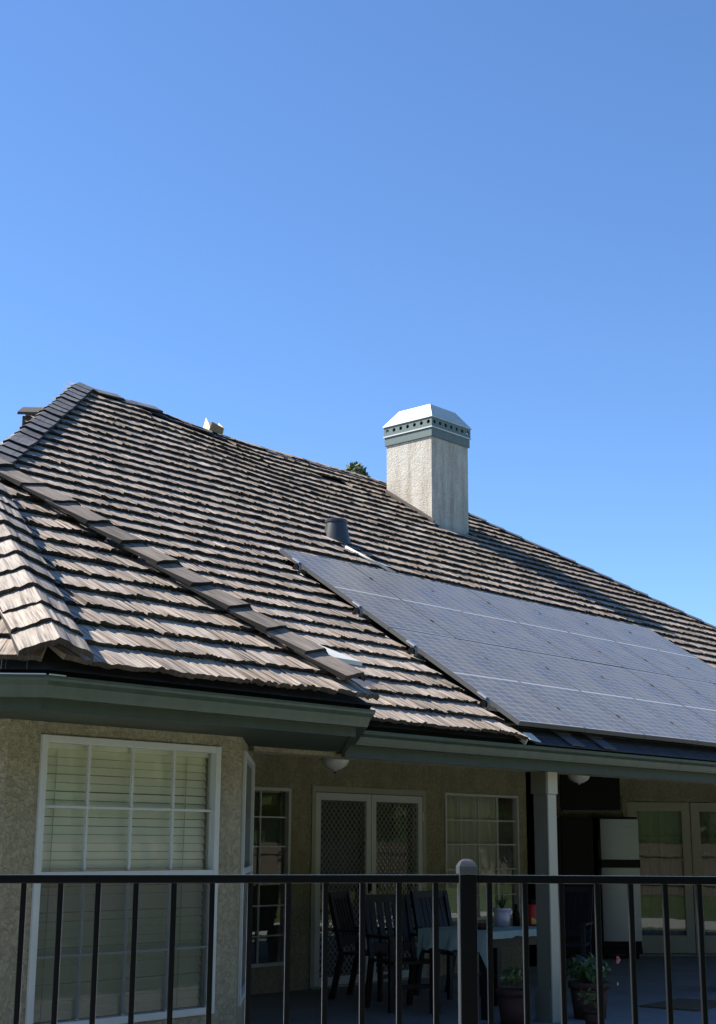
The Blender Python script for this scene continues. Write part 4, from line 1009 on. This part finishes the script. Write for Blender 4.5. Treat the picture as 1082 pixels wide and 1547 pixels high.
# ceiling lamps
for (px_, p, lab) in ((0, (9.21, 8.62), 'white dome porch light left of the security door'), (1, (13.58, 8.98), 'white dome porch light right of the pillar')):
    t = thing('porch_light', lab, 'ceiling light', (p[0], p[1], (2.105, 2.145)[px_]), group='dome lights under the porch ceiling')
    b = MB(); b.lathe([(0, 0), (.012, .0), (.015, .012), (.05, .02), (.10, .05), (.125, .095), (.12, .11), (0, .11)], n=24); b.build('glass_dome', M['lampglass'], t, smooth=True)
    b = MB(); b.lathe([(.128, .108), (.135, .115), (.135, .15), (.06, .16), (.02, .18), (.02, .37), (0, .37)], n=24); b.build('canopy', M['white_frame'], t, smooth=True)
    b = MB(); b.lathe([(0, -.018), (.008, -.014), (.01, 0), (0, .004)], n=10); b.build('finial', M['black'], t)

# ------------------------------------------------------------------ trees and yard fence
def tree(name, label, base, h, r, seed, m='leaf', n=5200, leaf=.11, conifer=False, group=None):
    rn = random.Random(seed); t = thing(name, label, 'tree', base, group=group)
    b = MB(); b.tube((0, 0, -.2), (.1, .05, h*.5), r*.085+.05, r*.05+.03, n=10); b.tube((.1, .05, h*.5), (.05, 0, h*.92), r*.05+.03, .03, n=8)
    for k in range(11):
        an = rn.uniform(0, 6.28); z0 = h*rn.uniform(.28, .8); L = r*rn.uniform(.6, 1.0)*(1-(z0/h)*.6 if conifer else 1); b.tube((.07, .03, z0), (.07+L*math.cos(an), L*math.sin(an), z0+L*rn.uniform(.15, .7)), .05, .015, n=6)
    b.build('trunk', M['bark'], t)
    b = MB(); clumps = []
    if conifer:
        for k in range(70):
            z = h*(.22+.78*rn.random()**.8); rad = r*(1-(z/h))*1.15+.12; an = rn.uniform(0, 6.28); q = rad*rn.random()**.5; clumps.append((q*math.cos(an), q*math.sin(an), z, .22+.25*rad))
    else:
        for k in range(46):
            u = Vector((rn.gauss(0, 1), rn.gauss(0, 1), rn.gauss(0, .8))).normalized()*(rn.random()**.35); clumps.append((u.x*r, u.y*r, h*.54+u.z*h*.44, r*rn.uniform(.22, .42)))
    for c_ in ([] if conifer else clumps):  # dense twiggy hearts so that little sky shows through
        q = c_[3]*.62; b.lathe([(0, -q), (q*.8, -q*.55), (q, 0), (q*.75, q*.6), (0, q)], c_[:3], 7)
    for k in range(n):
        c_ = clumps[k % len(clumps)]; leaf_blob(b, c_[:3], c_[3], 1, leaf, rn)
    b.build('crown', M[m], t); return t
tree('pine_tree', 'pine tree whose tip shows above the ridge left of the chimney', (29.56, 26.95, -.02), 12.15, 2.2, 3, 'pine', 7000, .13, True)
G = 'garden trees along the yard fence'
spots = [(-22, -8, 7, 3.2, 'leaf'), (-14, -14, 8, 3.6, 'leaf'), (-3, -16, 7, 3.2, 'leaf2'), (5, -15, 8, 3.2, 'leaf'), (11.5, -13.5, 7, 3.0, 'leaf2'), (17, -14, 8, 3.4, 'leaf'), (23, -13.2, 6.5, 3.2, 'leaf2'), (29, -13.4, 7, 3.2, 'leaf'), (35, -12.8, 8, 3.6, 'leaf2'), (42, -12.5, 7, 3.2, 'leaf')]
ordn = ['first', 'second', 'third', 'fourth', 'fifth', 'sixth', 'seventh', 'eighth', 'ninth', 'tenth']
for i, (x, y, h, r, mm) in enumerate(spots):
    tree('garden_tree', '%s garden tree behind the yard fence, %s along it' % ('yellow-green' if mm == 'leaf2' else 'dark green', ordn[i]), (x, y, -.02), h*1.2, r*1.5, 40+i, mm, 8000, .27, group=G)
b = MB(); rh = random.Random(77)
for k in range(118):
    x = -24 + k*.6; q = rh.uniform(.85, 1.15); b.lathe([(.7*q, -1.9), (1.0*q, -.6), (1.05*q, .4), (.7*q, 1.2), (0, 1.5*q)], (x, -12.0+rh.uniform(-.3, .3), 2.0+rh.uniform(-.1, .6)), 7)
for k in range(15000):
    leaf_blob(b, (rh.uniform(-24, 46), -11.9, rh.uniform(.4, 3.2)), 1.1, 1, .20, rh)
o = b.build('hedge', M['leaf']); tag(o, 'tall green hedge behind the back yard fence', 'hedge', kind='stuff')
def yard_fence(P, Q, label):
    t = thing('yard_fence', label, 'fence', (P[0], P[1], 0)); d = Vector((Q[0]-P[0], Q[1]-P[1], 0)); L = d.length; d.normalize(); nn = Vector((-d.y, d.x, 0)); rn = random.Random(1)
    b = MB(frame((0, 0, 0), d, nn, (0, 0, 1))); x = 0
    while x < L:
        w = rn.uniform(.13, .15); b.box(x, x+w-.008, 0, .02, 0, 1.5+rn.uniform(-.02, .02)); x += w
    o = b.build('boards', M['fence_wood'], t); o['kind'] = 'stuff'
    b = MB(frame((0, 0, 0), d, nn, (0, 0, 1))); b.box(0, L, .021, .06, .3, .39); b.box(0, L, .021, .06, 1.15, 1.24); b.build('rail', M['fence_wood'], t)
yard_fence((-24, -10.5), (46, -10.5), 'brown board fence across the back of the yard')
yard_fence((-26, 20), (-26, -10.5), 'brown board fence along the side of the yard')
print('shake objects', count, n_obj, 'joined', len(cand)-n_obj)
